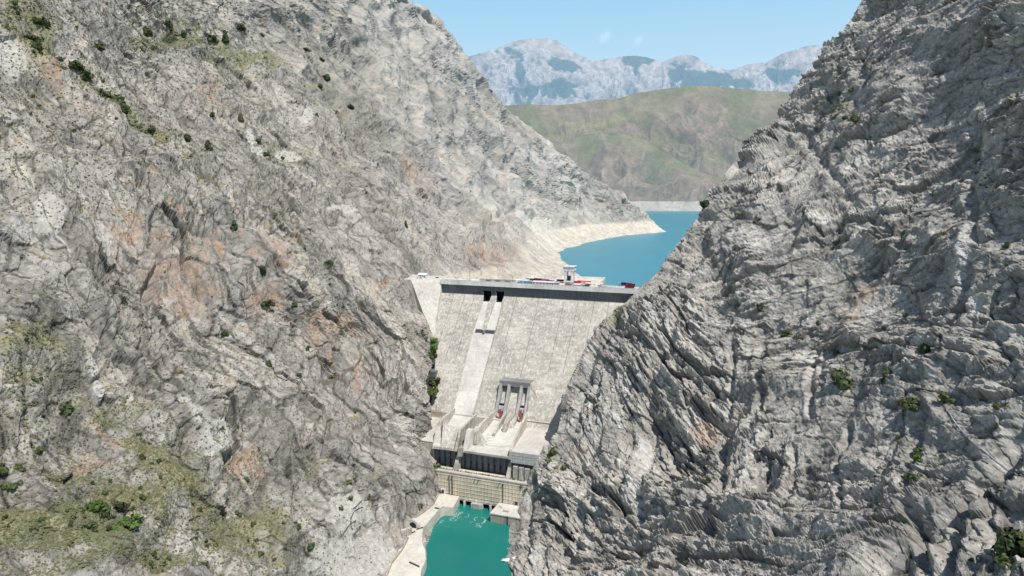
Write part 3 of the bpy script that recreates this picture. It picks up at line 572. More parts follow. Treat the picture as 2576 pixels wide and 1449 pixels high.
# ------------------------------------------------------------------ the dam
def strip(s0, s1, z0, z1, h, S0=None, S1=None):   # raised strip lying on the face between two heights
    S0 = s0 if S0 is None else S0; S1 = s1 if S1 is None else S1; n = (.762 * h, .648 * h); e = .5
    T0 = face_t(z0); T1 = face_t(z1)
    return ([(s0, T0 - e, z0 - e), (s1, T0 - e, z0 - e), (S1, T1 - e, z1 - e), (S0, T1 - e, z1 - e)], [(s0, T0 + n[0], z0 + n[1]), (s1, T0 + n[0], z0 + n[1]), (S1, T1 + n[0], z1 + n[1]), (S0, T1 + n[0], z1 + n[1])])
DAM = damroot('concrete_dam', 'tall pale concrete dam with a sloping face wedged between two rock walls', 'dam')
rows = [(179.6, 0, -92), (168.5, 0, -90), (150, face_t(150), -88), (125, face_t(125), -84), (97, face_t(97), -68), (66, face_t(66), -59), (52, face_t(52), -58), (-5, face_t(52), -58)]
fb = MB(); k = len(rows)
for z, t, s0 in rows: fb.v += [(s0, t, z), (176., t, z)]
for z, t, s0 in rows: fb.v += [(s0, -12., z), (176., -12., z)]
for i in range(k - 1):
    a = 2 * i; fb.f += [[a, a + 1, a + 3, a + 2], [2 * k + a, 2 * k + a + 2, 2 * k + a + 3, 2 * k + a + 1], [a, a + 2, 2 * k + a + 2, 2 * k + a], [a + 1, 2 * k + a + 1, 2 * k + a + 3, a + 3]]
fb.f += [[0, 2 * k, 2 * k + 1, 1], [2 * k - 2, 2 * k - 1, 4 * k - 1, 4 * k - 2]]
body = fb.build('downstream_face', CF, DAM)
ct = MB()
for s0, s1 in ((-35.8, -25.6), (-19.6, -10.2)): ct.hexa([(s0 + 2.6, -9, 161.6), (s1, -9, 161.6), (s1, 9, 161.6), (s0 + 2.6, 9, 161.6)], [(s0, -9, 173.2), (s1 + 1, -9, 173.2), (s1 + 1, 9, 173.2), (s0, 9, 173.2)])
ct.box(20.5, 26.5, 70, 110, 54, 66); ct.box(41, 46.5, 70, 110, 54, 66)
carve(body, ct, DK)
MB().hexa([(-92, -12, 179.6), (176, -12, 179.6), (176, 4.0, 179.2), (-88.5, 4.0, 179.2)], [(-92, -12, 183), (176, -12, 183), (176, 4.0, 183), (-88.5, 4.0, 183)]).build('cornice', CR, DAM)
MB().box(-89.5, -35.81, -.5, .12, 168.6, 179.2).build('painted_shade_wall', CD, DAM); MB().box(-25.3, -19.61, -.5, .12, 168.6, 179.2).build('painted_shade_wall', CD, DAM); MB().box(-9.0, 175, -.5, .12, 168.6, 179.2).build('painted_shade_wall', CD, DAM); MB().box(-35.8, -9.01, -.5, .11, 173.3, 179.2).build('painted_shade_wall', CD, DAM)  # dark concrete paints in the shade under the cornice
m = MB(); m.box(-88.5, 176, 3.6, 4.25, 179.0, 184.1); m.build('downstream_parapet', CR, DAM)
for a, b_ in ((-92, -10), (95, 176)): MB().box(a, b_, -12.6, -12.003, 180, 184.2).build('upstream_parapet', CR, DAM)
for s_ in range(-80, 172, 13):
    if not -37 < s_ < -9: MB().box(s_, s_ + .35, 0.13, .4, 168.6, 179.19).build('wall_joint', CD, DAM)
for s_ in (-72, -58, -46, 6, 33, 62, 78, 96, 112, 131, 149):
    MB().hexa(*strip(s_, s_ + .4, 100 if s_ not in (33,) else 93, 168, .05)).build('face_joint', CD, DAM)
m = MB(); m.box(-88, 175, -8.5, 0, 183.004, 183.06); m.build('crest_road', ASP, DAM)
m = MB()
for s_ in range(-86, 174, 3): m.bar((s_, 3.9, 184), (s_, 3.9, 185), .07)
m.bar((-86, 3.9, 185), (173, 3.9, 185), .06); m.bar((-86, 3.9, 184.6), (173, 3.9, 184.6), .05)
m.build('handrail', GRY, DAM)
# left abutment wall, battered, and its deck
m = MB(); m.hexa([(-80, 41, 120), (-93, 33, 118), (-150, 30, 118), (-150, -14, 118), (-88, -14, 118)], [(-88.6, -1, 184), (-115.5, 25.5, 185), (-150, 20, 185), (-150, -24, 185), (-92, -24, 184)])
m.build('abutment_wall', CW, DAM)
m = MB(); m.hexa([(-88.4, -1.2, 184), (-115.3, 25.5, 185), (-116, 24.8, 185), (-89.1, -1.9, 184)], [(-88.4, -1.2, 185.2), (-115.3, 25.5, 186.2), (-116, 24.8, 186.2), (-89.1, -1.9, 185.2)])
m.build('abutment_parapet', CR, DAM)
m = MB(); m.box(-100, -72, 30, 55, 60, 119); m.box(-90, -62, 50, 72, 40, 92); m.build('abutment_block', CD, DAM)
# spillway on the face
SPW = damroot('spillway_chute', 'long smooth bright concrete chute running down the dam from its two dark holes', 'spillway')
for a, b_, c, d in ((-32.6, -25.6, -34, -23.6), (-19, -10.4, -19.5, -7.6)): MB().hexa(*strip(c, d, 132, 161.4, .25, a, b_)).build('upper_chute_floor', CB, SPW)
MB().hexa(*strip(-30.5, -7.6, 57, 132, .3, -34.5, -7.8)).build('lower_chute_floor', CB, SPW)
MB().hexa(*strip(-23.4, -19.7, 132.5, 161.5, 1.7, -25.4, -18.2)).build('chute_pier', CF, SPW)
MB().hexa(*strip(-7.6, -6.2, 58, 162, 1.6, -7.6, -9.0)).build('chute_wall', CF, SPW)
MB().hexa(*strip(-31.9, -30.5, 58, 140, 1.0, -36.5, -35.1)).build('chute_wall', CF, SPW)
MB().hexa(*strip(-31.8, -8.2, 130.2, 132.6, .7)).build('aeration_slot', DGR, SPW)
MB().hexa(*strip(-31.8, -8.2, 132.6, 133.5, 1.1)).build('slot_hood', CD, SPW)
T = face_t(131); MB().hexa([(-23, T, 128.3), (-19.8, T + 1.5, 128.3), (-19.2, T - 2, 133), (-23.2, T - 2, 133)], [(-21.8, T + 3, 131.5), (-21.2, T + 3, 131.5), (-20.6, T + 1, 134), (-22.2, T + 1, 134)]).build('slot_nose', CD, SPW)
# bottom outlet block on the face
OUT = damroot('outlet_structure', 'grey framed outlet block with tall piers low on the dam face', 'outlet')
def front(z):  # front line of the block
    return float(np.interp(z, [54, 63, 75, 86, 91.6], [98, 92.5, 84.5, 79, 77.3]))
zs = [54, 58, 63, 69, 75, 81, 86, 91.6]
def pier(s0, s1, d=0., S0=None, S1=None):
    pr = [(front(z) - d, z) for z in zs]; bk = [(face_t(z) - 1, z) for z in (91.6, 54)]
    return MB().ext(pr + bk, s0, s1)
for s0, s1 in ((15.4, 18.3), (24.6, 27.6), (38.2, 41.2), (46.6, 49.2)): pier(s0, s1).build('pier', CP, OUT)
MB().box(15.41, 49.19, 62, 78.2, 86.6, 91.9).build('top_beam', CS2, OUT)  # the beam front's shade is painted by the darker concrete
MB().ext([(front(z) - .2, z) for z in zs] + [(face_t(z) - 1, z) for z in (91.6, 54)], 15.1, 15.39).build('side_shade_plate', CS2, OUT)  # added thin plate that paints the block's unlit left side dark
for s0, s1 in ((18.3, 24.6), (27.6, 38.2), (41.2, 46.6)): pier(s0, s1, 8.5 if s0 != 27.6 else 7.).build('back_wall', CF, OUT)
for s0, s1 in ((18.4, 24.5), (41.3, 46.5)):
    t = front(68); MB().box(s0, s1, t - 7, t - 2.4, 68.0, 69.6).build('dark_slot', DK, OUT)
    MB().box(s0, s1, t - 7, t - 1.2, 63.3, 67.7).build('hoist_housing', WH, OUT)
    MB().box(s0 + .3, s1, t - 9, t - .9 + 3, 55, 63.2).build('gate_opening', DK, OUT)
MB().hexa([(49.2, 77.2, 91.7), (49.2, 64, 91.7), tuple(lface(*gB(1965, 360))), tuple(lface(*gB(1900, 450), off=.1))], [(49.2, 78, 86), (49.2, 68, 86), tuple(lface(*gB(1960, 372), off=-1)), (50, face_t(60), 60)]).build('side_fairing', CF, OUT)
for q in (((1205, 618), (1268, 598), (1276, 735), (1238, 792)), ((1560, 640), (1612, 622), (1622, 760), (1578, 835))):
    g = MB(); tp = 97.5; P = [lt(*gB(*p), tp) for p in q]
    g.hexa([tuple(p) for p in P], [tuple(p - np.array([0, .7, 0])) for p in P])
    go = g.build('radial_gate', GATE, OUT)
    r = MB()
    for f in (.25, .5, .75): a = P[0] * (1 - f) + P[3] * f; b_ = P[1] * (1 - f) + P[2] * f; r.bar(a + [0, .2, 0], b_ + [0, .2, 0], .3)
    r.build('gate_rib', GATE, go)
MB().box(-28.5, 30, face_t(57) - 4, 99.4, 46, 57.2).build('toe_slab', CH, DAM)
MB().box(49.5, 110, 88, 95, 46, 58).build('toe_wall', CS, DAM)
MB().box(49.5, 110, 90, 95.3, 58.004, 58.3).build('toe_ledge', CH, DAM)
MB().box(-85, -29, 90, 99, 46, 57.3).build('toe_wall', CS, DAM)

# ------------------------------------------------------------------ powerhouse with the flip buckets on its roof
PH = damroot('powerhouse', 'long concrete powerhouse with a dark slotted wall at the foot of the dam', 'powerhouse')
MB().box(-85, 64, 99.5, 160, 10, 47.2).build('roof', CH, PH)
MB().hexa([(51.5, 95.2, 40), (115, 95.2, 40), (115, 167.5, 44), (62, 167.5, 44)], [(51.5, 95.2, 52), (115, 95.2, 52), (115, 167.5, 53.6), (62, 167.5, 53.6)]).build('side_roof', CH, PH)
MB().hexa([(61.6, 167.503, 43.8), (115, 167.503, 43.8), (115, 168.6, 43.8), (61.6, 168.6, 43.8)], [(62.6, 167.503, 53.9), (115, 167.503, 53.9), (115, 168, 53.9), (62.6, 168, 53.9)]).build('panelled_facade', CG, PH)
m = MB()
for i in range(11): s_ = 62 + i * 2.5; m.bar((s_, 168.65, 43.9), (s_ + .3, 168.1, 53.8), .16)
for z in (46.2, 48.7, 51.3): m.bar((61.8, 168.5, z), (115, 168.5, z), .15)
m.build('facade_rib', CB, PH)
MB().box(-17.5, 64, 155, 160.2, 8, 48.2).build('slotted_wall', CD, PH)  # dark concrete here and on the pilasters paints in shade below the lip
sl_ = [-13.2, -7.2, -1.2, 4.8] + [13.5 + 5.95 * i for i in range(8)]
edges = [-17.5] + sl_ + [61.5]
m = MB()
for i in range(len(edges) - 1):
    a = edges[i] + (1.05 if i else 0); b_ = edges[i + 1] - 1.05
    if b_ > a: m.box(a, b_, 160.203, 161.6, 27, 43.6)
m.build('pilasters', CD, PH)
MB().box(-17.5, 62, 160.203, 161.9, 43.603, 48.2).build('frieze', CD, PH)
for s_ in sl_:
    f = MB().box(s_ - 1.0, s_ + 1.0, 160.204, 160.7, 30.5, 35.3).build('window', GLS, PH)
for s0 in (4.9, 57.3):
    MB().hexa([(s0, 163, 28), (s0 + 4.6, 163, 28), (s0 + 4.6, 171.5, 28), (s0, 171.5, 28)], [(s0 + 1.5, 163, 41.5), (s0 + 4.2, 163, 41.5), (s0 + 4.2, 165.4, 41.5), (s0 + 1.5, 165.4, 41.5)]).build('buttress', CF, PH)
MB().box(61.8, 115, 150, 163.4, 10, 43.9).build('end_wall', CD, PH)
for i in range(8): s_ = 64.2 + i * 5.6; MB().box(s_, s_ + 4.4, 163.403, 169.4, 27, 40.8 - .4 * i).build('column', CF, PH)
MB().box(-60, -17.503, 99.4, 164, 8, 50.5).build('left_annex', CS, PH)
MB().hexa([(-60, 99, 50.504), (-29, 99, 50.504), (-18, 164.3, 50.504), (-60, 164.3, 50.504)], [(-60, 99, 51), (-29, 99, 51), (-18, 164.3, 51), (-60, 164.3, 51)]).build('annex_roof', CH, PH)
# left flip bucket
BK = damroot('flip_bucket', 'pale upturned concrete bucket where the long chute ends above the dark wall', 'flip bucket')
G = lambda x, y, t: tuple(lt(*gB(x, y), t))
cL = G(280, 845, 150); cR = G(540, 945, 152)
m = MB(); m.hexa([(-29, 98.5, 46), (-5, 98.5, 46), (-3, 125, 46), (-27.5, 122, 46)], [(-29, 98.5, 56.2), (-5, 98.5, 56.2), (-3, 125, 54.2), (-27.5, 122, 54.4)])
m.hexa([(-27.5, 122, 46), (-3, 125, 46), (cR[0], cR[1], 46), (cL[0], cL[1], 46)], [(-27.5, 122, 54.4), (-3, 125, 54.2), cR, cL]); m.build('bucket_floor', CB, BK)
m = MB(); m.hexa([(cL[0], cL[1] - 3, 46.2), (cR[0], cR[1] - 3, 46.2), (4.5, 167, 46.2), (-9, 168, 46.2)], [(cL[0], cL[1] + .05, cL[2] - .02), (cR[0], cR[1] + .05, cR[2] - .02), (4.2, 166.6, 48.4), (-8.6, 167.6, 48.4)]); m.build('bucket_nose', CF, BK)
MB().box(-29, -5, 98.3, 98.7, 56.2, 57.3).build('floor_step', CD, BK)
w1 = G(480, 590, 95); w2 = G(222, 780, 140); w3 = G(168, 880, 152); w4 = G(240, 845, 150)
m = MB(); m.hexa([(w1[0] - 2.5, 94, 47), (w1[0], 94, 47), (w4[0], 140, 47), (w2[0] - 1, 140, 47)], [(w1[0] - 2, 94, w1[2]), (w1[0], 94, w1[2]), (w2[0] + 3, 140, w2[2]), (w2[0], 140, w2[2])])
m.hexa([(w2[0] - 1, 140, 46.2), (w4[0], 140, 46.2), (-8.9, 167.9, 46.2), (-17.8, 168.4, 46.2)], [w2, (w2[0] + 3, 140, w2[2]), (w4[0], 150.5, w4[2]), w3]); m.hexa([(w3[0] - .6, 151, 46.2), (w4[0], 150, 46.2), (-8.8, 168, 46.2), (-17.6, 168.6, 46.2)], [w3, w4, (-8.7, 167.8, 48.5), (-17, 168.2, 48.5)])
m.build('bucket_wall', CF, BK)
r1 = G(855, 685, 98); r2 = G(548, 968, 154); r3 = G(532, 1090, 162)
m = MB(); m.hexa([(-5, 97, 47), (-2.4, 97, 47), (r2[0] + 1.6, 154, 47), (r2[0] - .8, 154, 47)], [(r1[0] - 2, 97, r1[2]), (r1[0], 97, r1[2]), (r2[0] + 1.6, 154, r2[2]), (r2[0] - .4, 154, r2[2])])
m.hexa([(r2[0] - .8, 154, 46.2), (r2[0] + 1.6, 154, 46.2), (7.6, 167.4, 46.2), (4.4, 167.4, 46.2)], [(r2[0] - .4, 154, r2[2]), (r2[0] + 1.6, 154, r2[2]), (r3[0] + 1.8, 162, r3[2]), (r3[0] - .4, 162, r3[2])]); m.build('bucket_wall', CF, BK)
MB().hexa([(7.2, 158, 47.5), (14.2, 158, 47.5), (14.2, 165.5, 47.5), (8, 165.5, 47.5)], [(5.5, 138, 53), (13, 138, 53), (14.2, 158, 50.5), (7.2, 158, 50.5)]).build('gap_slope', CD, BK)
MB().hexa([(8.6, 164, 42.3), (13.4, 164, 42.3), (13.4, 168.6, 42.3), (8.6, 168.6, 42.3)], [(9.3, 160, 50.2), (14.4, 160, 50.2), (14.4, 167.6, 50.2), (9.3, 167.6, 50.2)]).build('drain_spout', CS, BK)
bt = G(700, 950, 156); m = MB(); m.ext([(146, 46.4), (167.5, 46.4), (167.5, 48.2), (158, bt[2]), (153, bt[2]), (146, bt[2] - 7)], 13.6, 18.6); m.build('sloping_block', CB, BK)
# outlet basin in the middle of the roof
BS = damroot('outlet_basin', 'open concrete basin with diverging walls and stepped floor below the red gates', 'outlet basin')
m = MB(); m.hexa([(17, 96, 46), (50, 96, 46), (54, 136, 46), (17.5, 136, 46)], [(17, 96, 56.3), (50, 96, 56.3), (54, 136, 49.8), (17.5, 136, 50.6)])
m.hexa([(17.5, 136, 46), (54, 136, 46), (58, 159, 46), (18, 159, 46)], [(17.5, 136, 50.6), (54, 136, 49.8), (58, 159, 48.9), (18, 159, 48.9)]); m.build('basin_floor', CB, BS)
MB().hexa([(18.61, 155, 46.3), (61, 155, 46.3), (61, 168, 46.3), (16.5, 168, 46.3)], [(18.61, 155, 49.5), (61, 155, 49.5), (61, 168.2, 48.6), (16.5, 168.2, 48.6)]).build('basin_lip', CH, BS)
m = MB(); m.hexa([(14.4, 90, 47), (17, 90, 47), (17.2, 128, 47), (14.2, 128, 47)], [(15.2, 90, 64.5), (17, 90, 64.5), (16.6, 128, 61.5), (14.2, 128, 61.5)])
m.hexa([(14.2, 128, 47), (17.2, 128, 47), (18.8, 140, 47), (15.8, 140, 47)], [(14.2, 128, 61.5), (16.6, 128, 61.5), (18.4, 139, 60.2), (15.8, 139, 60.2)]); m.build('side_wall', CF, BS)
m = MB(); m.hexa([(48.4, 88, 47), (51, 88, 47), (61.5, 158, 47), (58.4, 158, 47)], [(48.4, 88, 65), (50.4, 88, 65), (60.5, 158, 56), (58.2, 158, 56)])
m.hexa([(58.4, 158, 46.4), (61.5, 158, 46.4), (62.4, 168.4, 46.4), (59.5, 168.4, 46.4)], [(58.2, 158, 56), (60.5, 158, 56), (61.8, 168.2, 54), (60, 168.2, 54)]); m.build('side_wall', CF, BS)
m = MB(); m.hexa([(26.6, 92, 47), (29, 92, 47), (31.4, 131, 47), (28.6, 131, 47)], [(26.6, 92, 64), (28.6, 92, 64), (31, 131, 54.4), (29, 131, 54.4)]); m.build('dividing_wall', CF, BS)
m = MB(); m.hexa([(29, 94, 47), (42, 94, 47), (43.5, 116, 47), (31, 116, 47)], [(29.5, 94, 60.5), (41, 94, 60.5), (42.5, 108, 58.5), (32, 108, 58.5)]); m.build('centre_block', CF, BS)
m = MB(); m.hexa([(33.5, 96, 47), (38.5, 96, 47), (39.5, 122, 47), (34, 122, 47)], [(34, 96, 62.4), (38, 96, 62.4), (37.8, 118, 60), (35, 118, 60)]); m.build('splitter_nose', CS, BS)
MB().hexa([(18.7, 146, 46.4), (31.5, 146, 46.4), (31.5, 156, 46.4), (18.7, 156, 46.4)], [(18.7, 147, 63), (21.5, 147, 63), (22.3, 151, 62.6), (18.7, 151, 62.6)]).build('end_buttress', CF, BS)
MB().hexa([(19.4, 154.4, 51), (22.6, 154.4, 51), (22.6, 155.6, 51), (19.4, 155.6, 51)], [(19.4, 150.8, 61), (21.6, 150.8, 61), (21.6, 152, 61), (19.4, 152, 61)]).build('recessed_panel', CS, BS)
for i in range(4): s_ = 23.8 + i * 2.3; t = 130 + i * 6.5; MB().hexa([(s_, t, 48.6), (s_ + 7.5 - i, t - 5, 48.6), (s_ + 7.5 - i, t - 3.4, 48.6), (s_, t + 1.6, 48.6)], [(s_, t, 52.6 - .4 * i), (s_ + 7.5 - i, t - 5, 51.8 - .4 * i), (s_ + 7.5 - i, t - 3.4, 51.8 - .4 * i), (s_, t + 1.6, 52.6 - .4 * i)]).build('baffle', CB, BS)

# ------------------------------------------------------------------ gridded lower wall and draft tube mouths
LW = damroot('tailrace_wall', 'tan gridded concrete wall standing in the teal water with four dark openings', 'retaining wall')
lw = MB().box(-30, 100, 165, 177, -7, 28.8).build('wall', CT, LW)
ct = MB()
for s0, s1 in ((13.2, 19.3), (21.0, 27.4), (38.4, 45.0), (46.6, 53.4)): ct.box(s0, s1, 168, 180, -8, 4.4)
carve(lw, ct, DK)
m = MB()
for i in range(38): m.box(-27 + i * 3.35, -26.66 + i * 3.35, 177.003, 177.3, 4.9, 26.6)
for z in (4.8, 8.5, 12.1, 15.7, 19.3, 22.9, 26.4): m.box(-29, 99, 177.004, 177.26, z, z + .34)
m.build('panel_grid', plain('pale_rib', (.62, .56, .46), .9), LW)
MB().box(-29.5, 99.5, 173.6, 177.4, 28.803, 29.9).build('coping', CH, LW)
for s0 in (19.3, 45.0):
    m = MB(); m.prism([(s0, 176.8), (s0 + 1.65, 176.8), (s0 + 1.65, 179), (s0 + 1.2, 180.4), (s0 + .45, 180.4), (s0, 179)], -7, 4.6); m.build('pier_nose', CF, LW)
m = MB(); m.prism([(27.4, 176.8), (38.4, 176.8), (38.3, 178.6), (37.6, 179.9), (36.4, 180.8), (27.4, 180.8)], -7, 4.4); m.build('pier_block', CF, LW)
MB().box(13, 54, 177.005, 177.9, 4.42, 6.2).build('lintel', CF, LW)
for s_, z0, z1, w in ((57.4, 7.6, 26.6, .45), (4.2, 6, 26.8, .4), (7.0, 6, 26.8, .75)): MB().box(s_, s_ + w, 177.3, 177.8, z0, z1).build('drain_pipe', DGR, LW)
for s_ in (4.2, 7.2, 30.2, 33.6, 54, 57.2): MB().box(s_, s_ + .5, 177.3, 178.6, 25.6, 26.8).build('bracket', DGR, LW)
d = MB().box(-4.2, .4, 177.31, 178.1, 8.0, 12.8).build('door_frame', WH, LW); MB().box(-3, -.9, 178.0, 178.2, 8.0, 11.6).build('opening', DK, d)
d = MB().box(68.6, 72.4, 177.31, 178.3, 8.6, 12.4).build('door_frame', CS, LW); MB().box(69.6, 71.8, 178.2, 178.4, 8.7, 11.8).build('opening', DK, d)
# floating looking block at the right bank
RB = damroot('mooring_platform', 'square white topped concrete platform in the water at the right bank', 'platform')
MB().prism([(54.9, 177.9), (86, 177.9), (86, 199), (54.6, 199.4)], -6, 7.6).build('base', CS, RB)
MB().prism([(54.3, 178), (86, 178), (86, 199.5), (54.0, 199.9)], 7.603, 8.6).build('top_slab', CB, RB)
MB().box(63.2, 68.6, 190.5, 193.5, 8.603, 8.9).build('hatch', CS, RB)
MB().bar((56.5, 184, 8.6), (60.5, 188, 9.2), .25).build('mooring_beam', DGR, RB); MB().box(70.2, 70.9, 199.2, 199.9, 0, 8.2).build('ladder', DGR, RB)
# quay and road on the left bank
ZQ = 8.0
qp = lambda x, y, z=ZQ: tuple(lz(*gQ(x, y), z)[:2])
QY = damroot('quay_wall', 'curved pale concrete quay carrying the road along the left bank', 'quay')
edge_w = [(14.9, 177.95), (18.9, 200.2), (11.6, 202.4)] + [qp(*p) for p in ((905, 375), (760, 550), (640, 690), (622, 780), (628, 900), (640, 960), (672, 1040), (680, 1150), (650, 1240), (600, 1330), (585, 1449), (560, 1700), (520, 2100))]
edge_l = [qp(*p) for p in ((700, 150), (690, 290), (500, 470), (380, 640), (320, 800), (200, 1000), (60, 1200), (-60, 1449), (-150, 1700), (-300, 2100))]
MB().prism(edge_w + edge_l[::-1] + [(-30, 177.95)], -6, ZQ).build('quay_body', CQ, QY)
fl = MB()
for i in range(2, 10):
    a = edge_w[i]; b_ = edge_w[i + 1]; fl.hexa([(a[0], a[1], ZQ), (b_[0], b_[1], ZQ), (b_[0] - .6, b_[1] - .2, ZQ), (a[0] - .6, a[1] - .2, ZQ)], [(a[0], a[1], ZQ + .9), (b_[0], b_[1], ZQ + .9), (b_[0] - .6, b_[1] - .2, ZQ + .9), (a[0] - .6, a[1] - .2, ZQ + .9)])
fl.build('quay_parapet', CF, QY)
cl = MB(); L = [qp(*p) for p in ((880, 150), (805, 300), (700, 400), (510, 530))]
for a, b_ in zip(L, L[1:]): cl.hexa([(a[0], a[1], ZQ), (b_[0], b_[1], ZQ), (b_[0] - .7, b_[1] - .6, ZQ), (a[0] - .7, a[1] - .6, ZQ)], [(a[0], a[1], ZQ + 1.6), (b_[0], b_[1], ZQ + 1.6), (b_[0] - .7, b_[1] - .6, ZQ + 1.6), (a[0] - .7, a[1] - .6, ZQ + 1.6)])
W_ = cl.build('kerb_wall', CS, damroot('roadside_wall', 'low grey wall between the left cliff foot and the quay road above the tunnel', 'wall'))
cl = MB(); L = [qp(*p) for p in ((395, 850), (345, 960), (285, 1060), (130, 1260), (60, 1449), (-40, 1700))]
for a, b_ in zip(L, L[1:]): cl.hexa([(a[0], a[1], ZQ), (b_[0], b_[1], ZQ), (b_[0] - .9, b_[1] - .2, ZQ), (a[0] - .9, a[1] - .2, ZQ)], [(a[0], a[1], ZQ + 1.5), (b_[0], b_[1], ZQ + 1.5), (b_[0] - .9, b_[1] - .2, ZQ + 1.5), (a[0] - .9, a[1] - .2, ZQ + 1.5)])
cl.build('kerb_wall', CS, damroot('roadside_wall', 'low tan wall along the widening road below the tunnel, nearest the camera', 'wall'))
rd = [qp(*p) for p in ((1010, 180), (900, 230), (820, 350), (640, 530), (560, 640), (520, 780), (470, 920), (330, 1130), (200, 1300), (110, 1449), (0, 1750))]
rr = [qp(*p) for p in ((1080, 260), (960, 330), (860, 420), (720, 550), (615, 680), (600, 850), (560, 1000), (450, 1160), (380, 1300), (330, 1449), (280, 1750))]
me = bpy.data.meshes.new('quay_road'); me.from_pydata([(a, -b_, ZQ + .02) for a, b_ in rd + rr], [], [[i, i + 1, len(rd) + i + 1, len(rd) + i] for i in range(len(rd) - 1)]); me.materials.append(plain('worn_road', (.56, .535, .48), .95, scale=.3))
o = bpy.data.objects.new('quay_road', me); col.objects.link(o); o.location = (0, OY, 0); o.rotation_euler = (0, 0, -ANG); tag(o, 'pale worn road surface on the quay', 'road', kind='structure')
# tunnel portal
TP = damroot('tunnel_portal', 'concrete tunnel mouth with a dark arch in the left cliff beside the quay road', 'tunnel')
a = np.array(qp(405, 665)); b_ = np.array(qp(520, 690)); d = (b_ - a) / np.linalg.norm(b_ - a); nn = np.array([-d[1], d[0]]); nn = nn if nn[1] > 0 else -nn
Wd = np.linalg.norm(b_ - a)
def tpt(u, w, z): p = a + d * u + nn * w; return (p[0], p[1], z)
def arch(m, u0, u1, w0, w1, z0, h, n=8, shell_=None):
    pts = [(u0, z0), (u1, z0)] + [((u0 + u1) / 2 + (u1 - u0) / 2 * math.cos(PI * i / n), z0 + h * .45 + h * .55 * math.sin(PI * i / n)) for i in range(n + 1)]
    m.hexa([tpt(u, w0, z) for u, z in pts], [tpt(u, w1, z) for u, z in pts])
m = MB(); arch(m, -1.4, Wd + 1.4, -4, 0, ZQ - .5, 7.4); m.build('portal_ring', CB, TP)
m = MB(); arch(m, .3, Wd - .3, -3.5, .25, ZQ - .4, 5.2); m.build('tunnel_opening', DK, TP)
RW = damroot('ribbed_retaining_wall', 'short ribbed concrete retaining wall left of the dark tunnel arch', 'retaining wall')
a2 = np.array(qp(265, 850)); b2 = np.array(qp(435, 790)); m = MB(); m.hexa([(a2[0], a2[1], 5), (b2[0], b2[1], 5), (b2[0] - 1, b2[1] - 3, 5), (a2[0] - 1, a2[1] - 3, 5)], [(a2[0], a2[1], 14.5), (b2[0], b2[1], 13), (b2[0] - 1, b2[1] - 3, 13), (a2[0] - 1, a2[1] - 3, 14.5)]); m.build('wall', CF, RW)
for i in range(6): p = a2 + (b2 - a2) * i / 5; MB().bar((p[0], p[1] + .3, 6), (p[0], p[1] + .3, 14), .5).build('rib', CS, RW)
for (x0, y0, x1, y1), lab in zip(((525, 708, 630, 676), (445, 765, 500, 745), (410, 1232, 570, 1305), (815, 365, 890, 378)), ('dark grey barrier across the quay road beside the tunnel mouth', 'short dark barrier at the foot of the ribbed wall', 'long dark beam lying on the wide lower quay', 'thin dark beam lying across the upper quay')):
    p = qp(x0, y0); q = qp(x1, y1); bo = damroot('road_barrier', lab, 'barrier'); MB().hexa([(p[0], p[1], ZQ), (q[0], q[1], ZQ), (q[0], q[1] + .9, ZQ), (p[0], p[1] + .9, ZQ)], [(p[0], p[1], ZQ + 1), (q[0], q[1], ZQ + 1), (q[0], q[1] + .7, ZQ + 1), (p[0], p[1] + .7, ZQ + 1)]).build('beam', DGR, bo)
# ------------------------------------------------------------------ crest deck and what stands on it
gR = lambda x, y: (1288 + x * .13022, 657.4 + y * .13022)
ZC = 183.06
DK_ = damroot('intake_platform', 'wide working platform behind the crest with a low wall round its lake side', 'platform')
MB().prism([(-9, -62), (92, -69), (95.5, -32), (95.5, -12.7), (-9, -12.7)], 168, 182.9).build('deck', CQ, DK_)
m = MB(); m.hexa([(-9, -62, 182.9), (92, -69, 182.9), (92, -68.2, 182.9), (-9, -61.2, 182.9)], [(-9, -62, 185.6), (92, -69, 186.2), (92, -68.2, 186.2), (-9, -61.2, 185.6)])
m.hexa([(92, -69, 182.9), (95.5, -32, 182.9), (94.8, -32, 182.9), (91.3, -68.5, 182.9)], [(92, -69, 186.2), (95.5, -32, 186.2), (94.8, -32, 186.2), (91.3, -68.5, 186.2)]); m.build('perimeter_wall', CR, DK_)
for t in (-24, -34): MB().box(0, 92, t, t + .5, 182.9, 183.25).build('crane_rail', DGR, DK_)
# gantry crane
GC = damroot('gantry_crane', 'tall white gantry crane standing on the dam crest above the lake', 'crane')
for s_ in (54.5, 62.5):
    for t in (-24, -34.5): MB().box(s_, s_ + 1.5, t - .75, t + .75, ZC, 197.2).build('leg', WH, GC)
for t in (-24, -34.5): MB().box(54, 64.6, t - 1, t + 1, 184.2, 185.8).build('sill_beam', WH, GC)
c = MB().box(53.4, 65.2, -36.2, -22.8, 197.2, 201.4).build('housing', WH, GC); MB().box(52.5, 66.2, -37, -22, 201.6, 202.3).build('roof', WH, c); MB().box(60.5, 61.2, -22.5, -22.3, 197, 201).build('door', GRY, c)
MB().box(57.6, 60.8, -31, -27, 184.5, 191).build('hoist', DGR, GC)
for a in (58, 60.2): MB().bar((a, -29, 190), (a, -29, 197), .18).build('cable', DGR, GC)
m = MB(); m.box(50.6, 53, -24.5, -23, 196.2, 196.9); m.bar((50.8, -24, 196), (54.5, -24, 192), .15); m.build('side_arm', WH, GC)
def wheelset(o, s0, s1, t0, t1, z, r=.5):
    for s_ in (s0, s1):
        for t in (t0, t1):
            m = MB(); pts = [(s_ + r * math.cos(i * PI / 5), z + r + r * math.sin(i * PI / 5)) for i in range(10)]
            m.hexa([(a, t - .15, b_) for a, b_ in pts], [(a, t + .15, b_) for a, b_ in pts]); m.build('wheel', TYR, o)
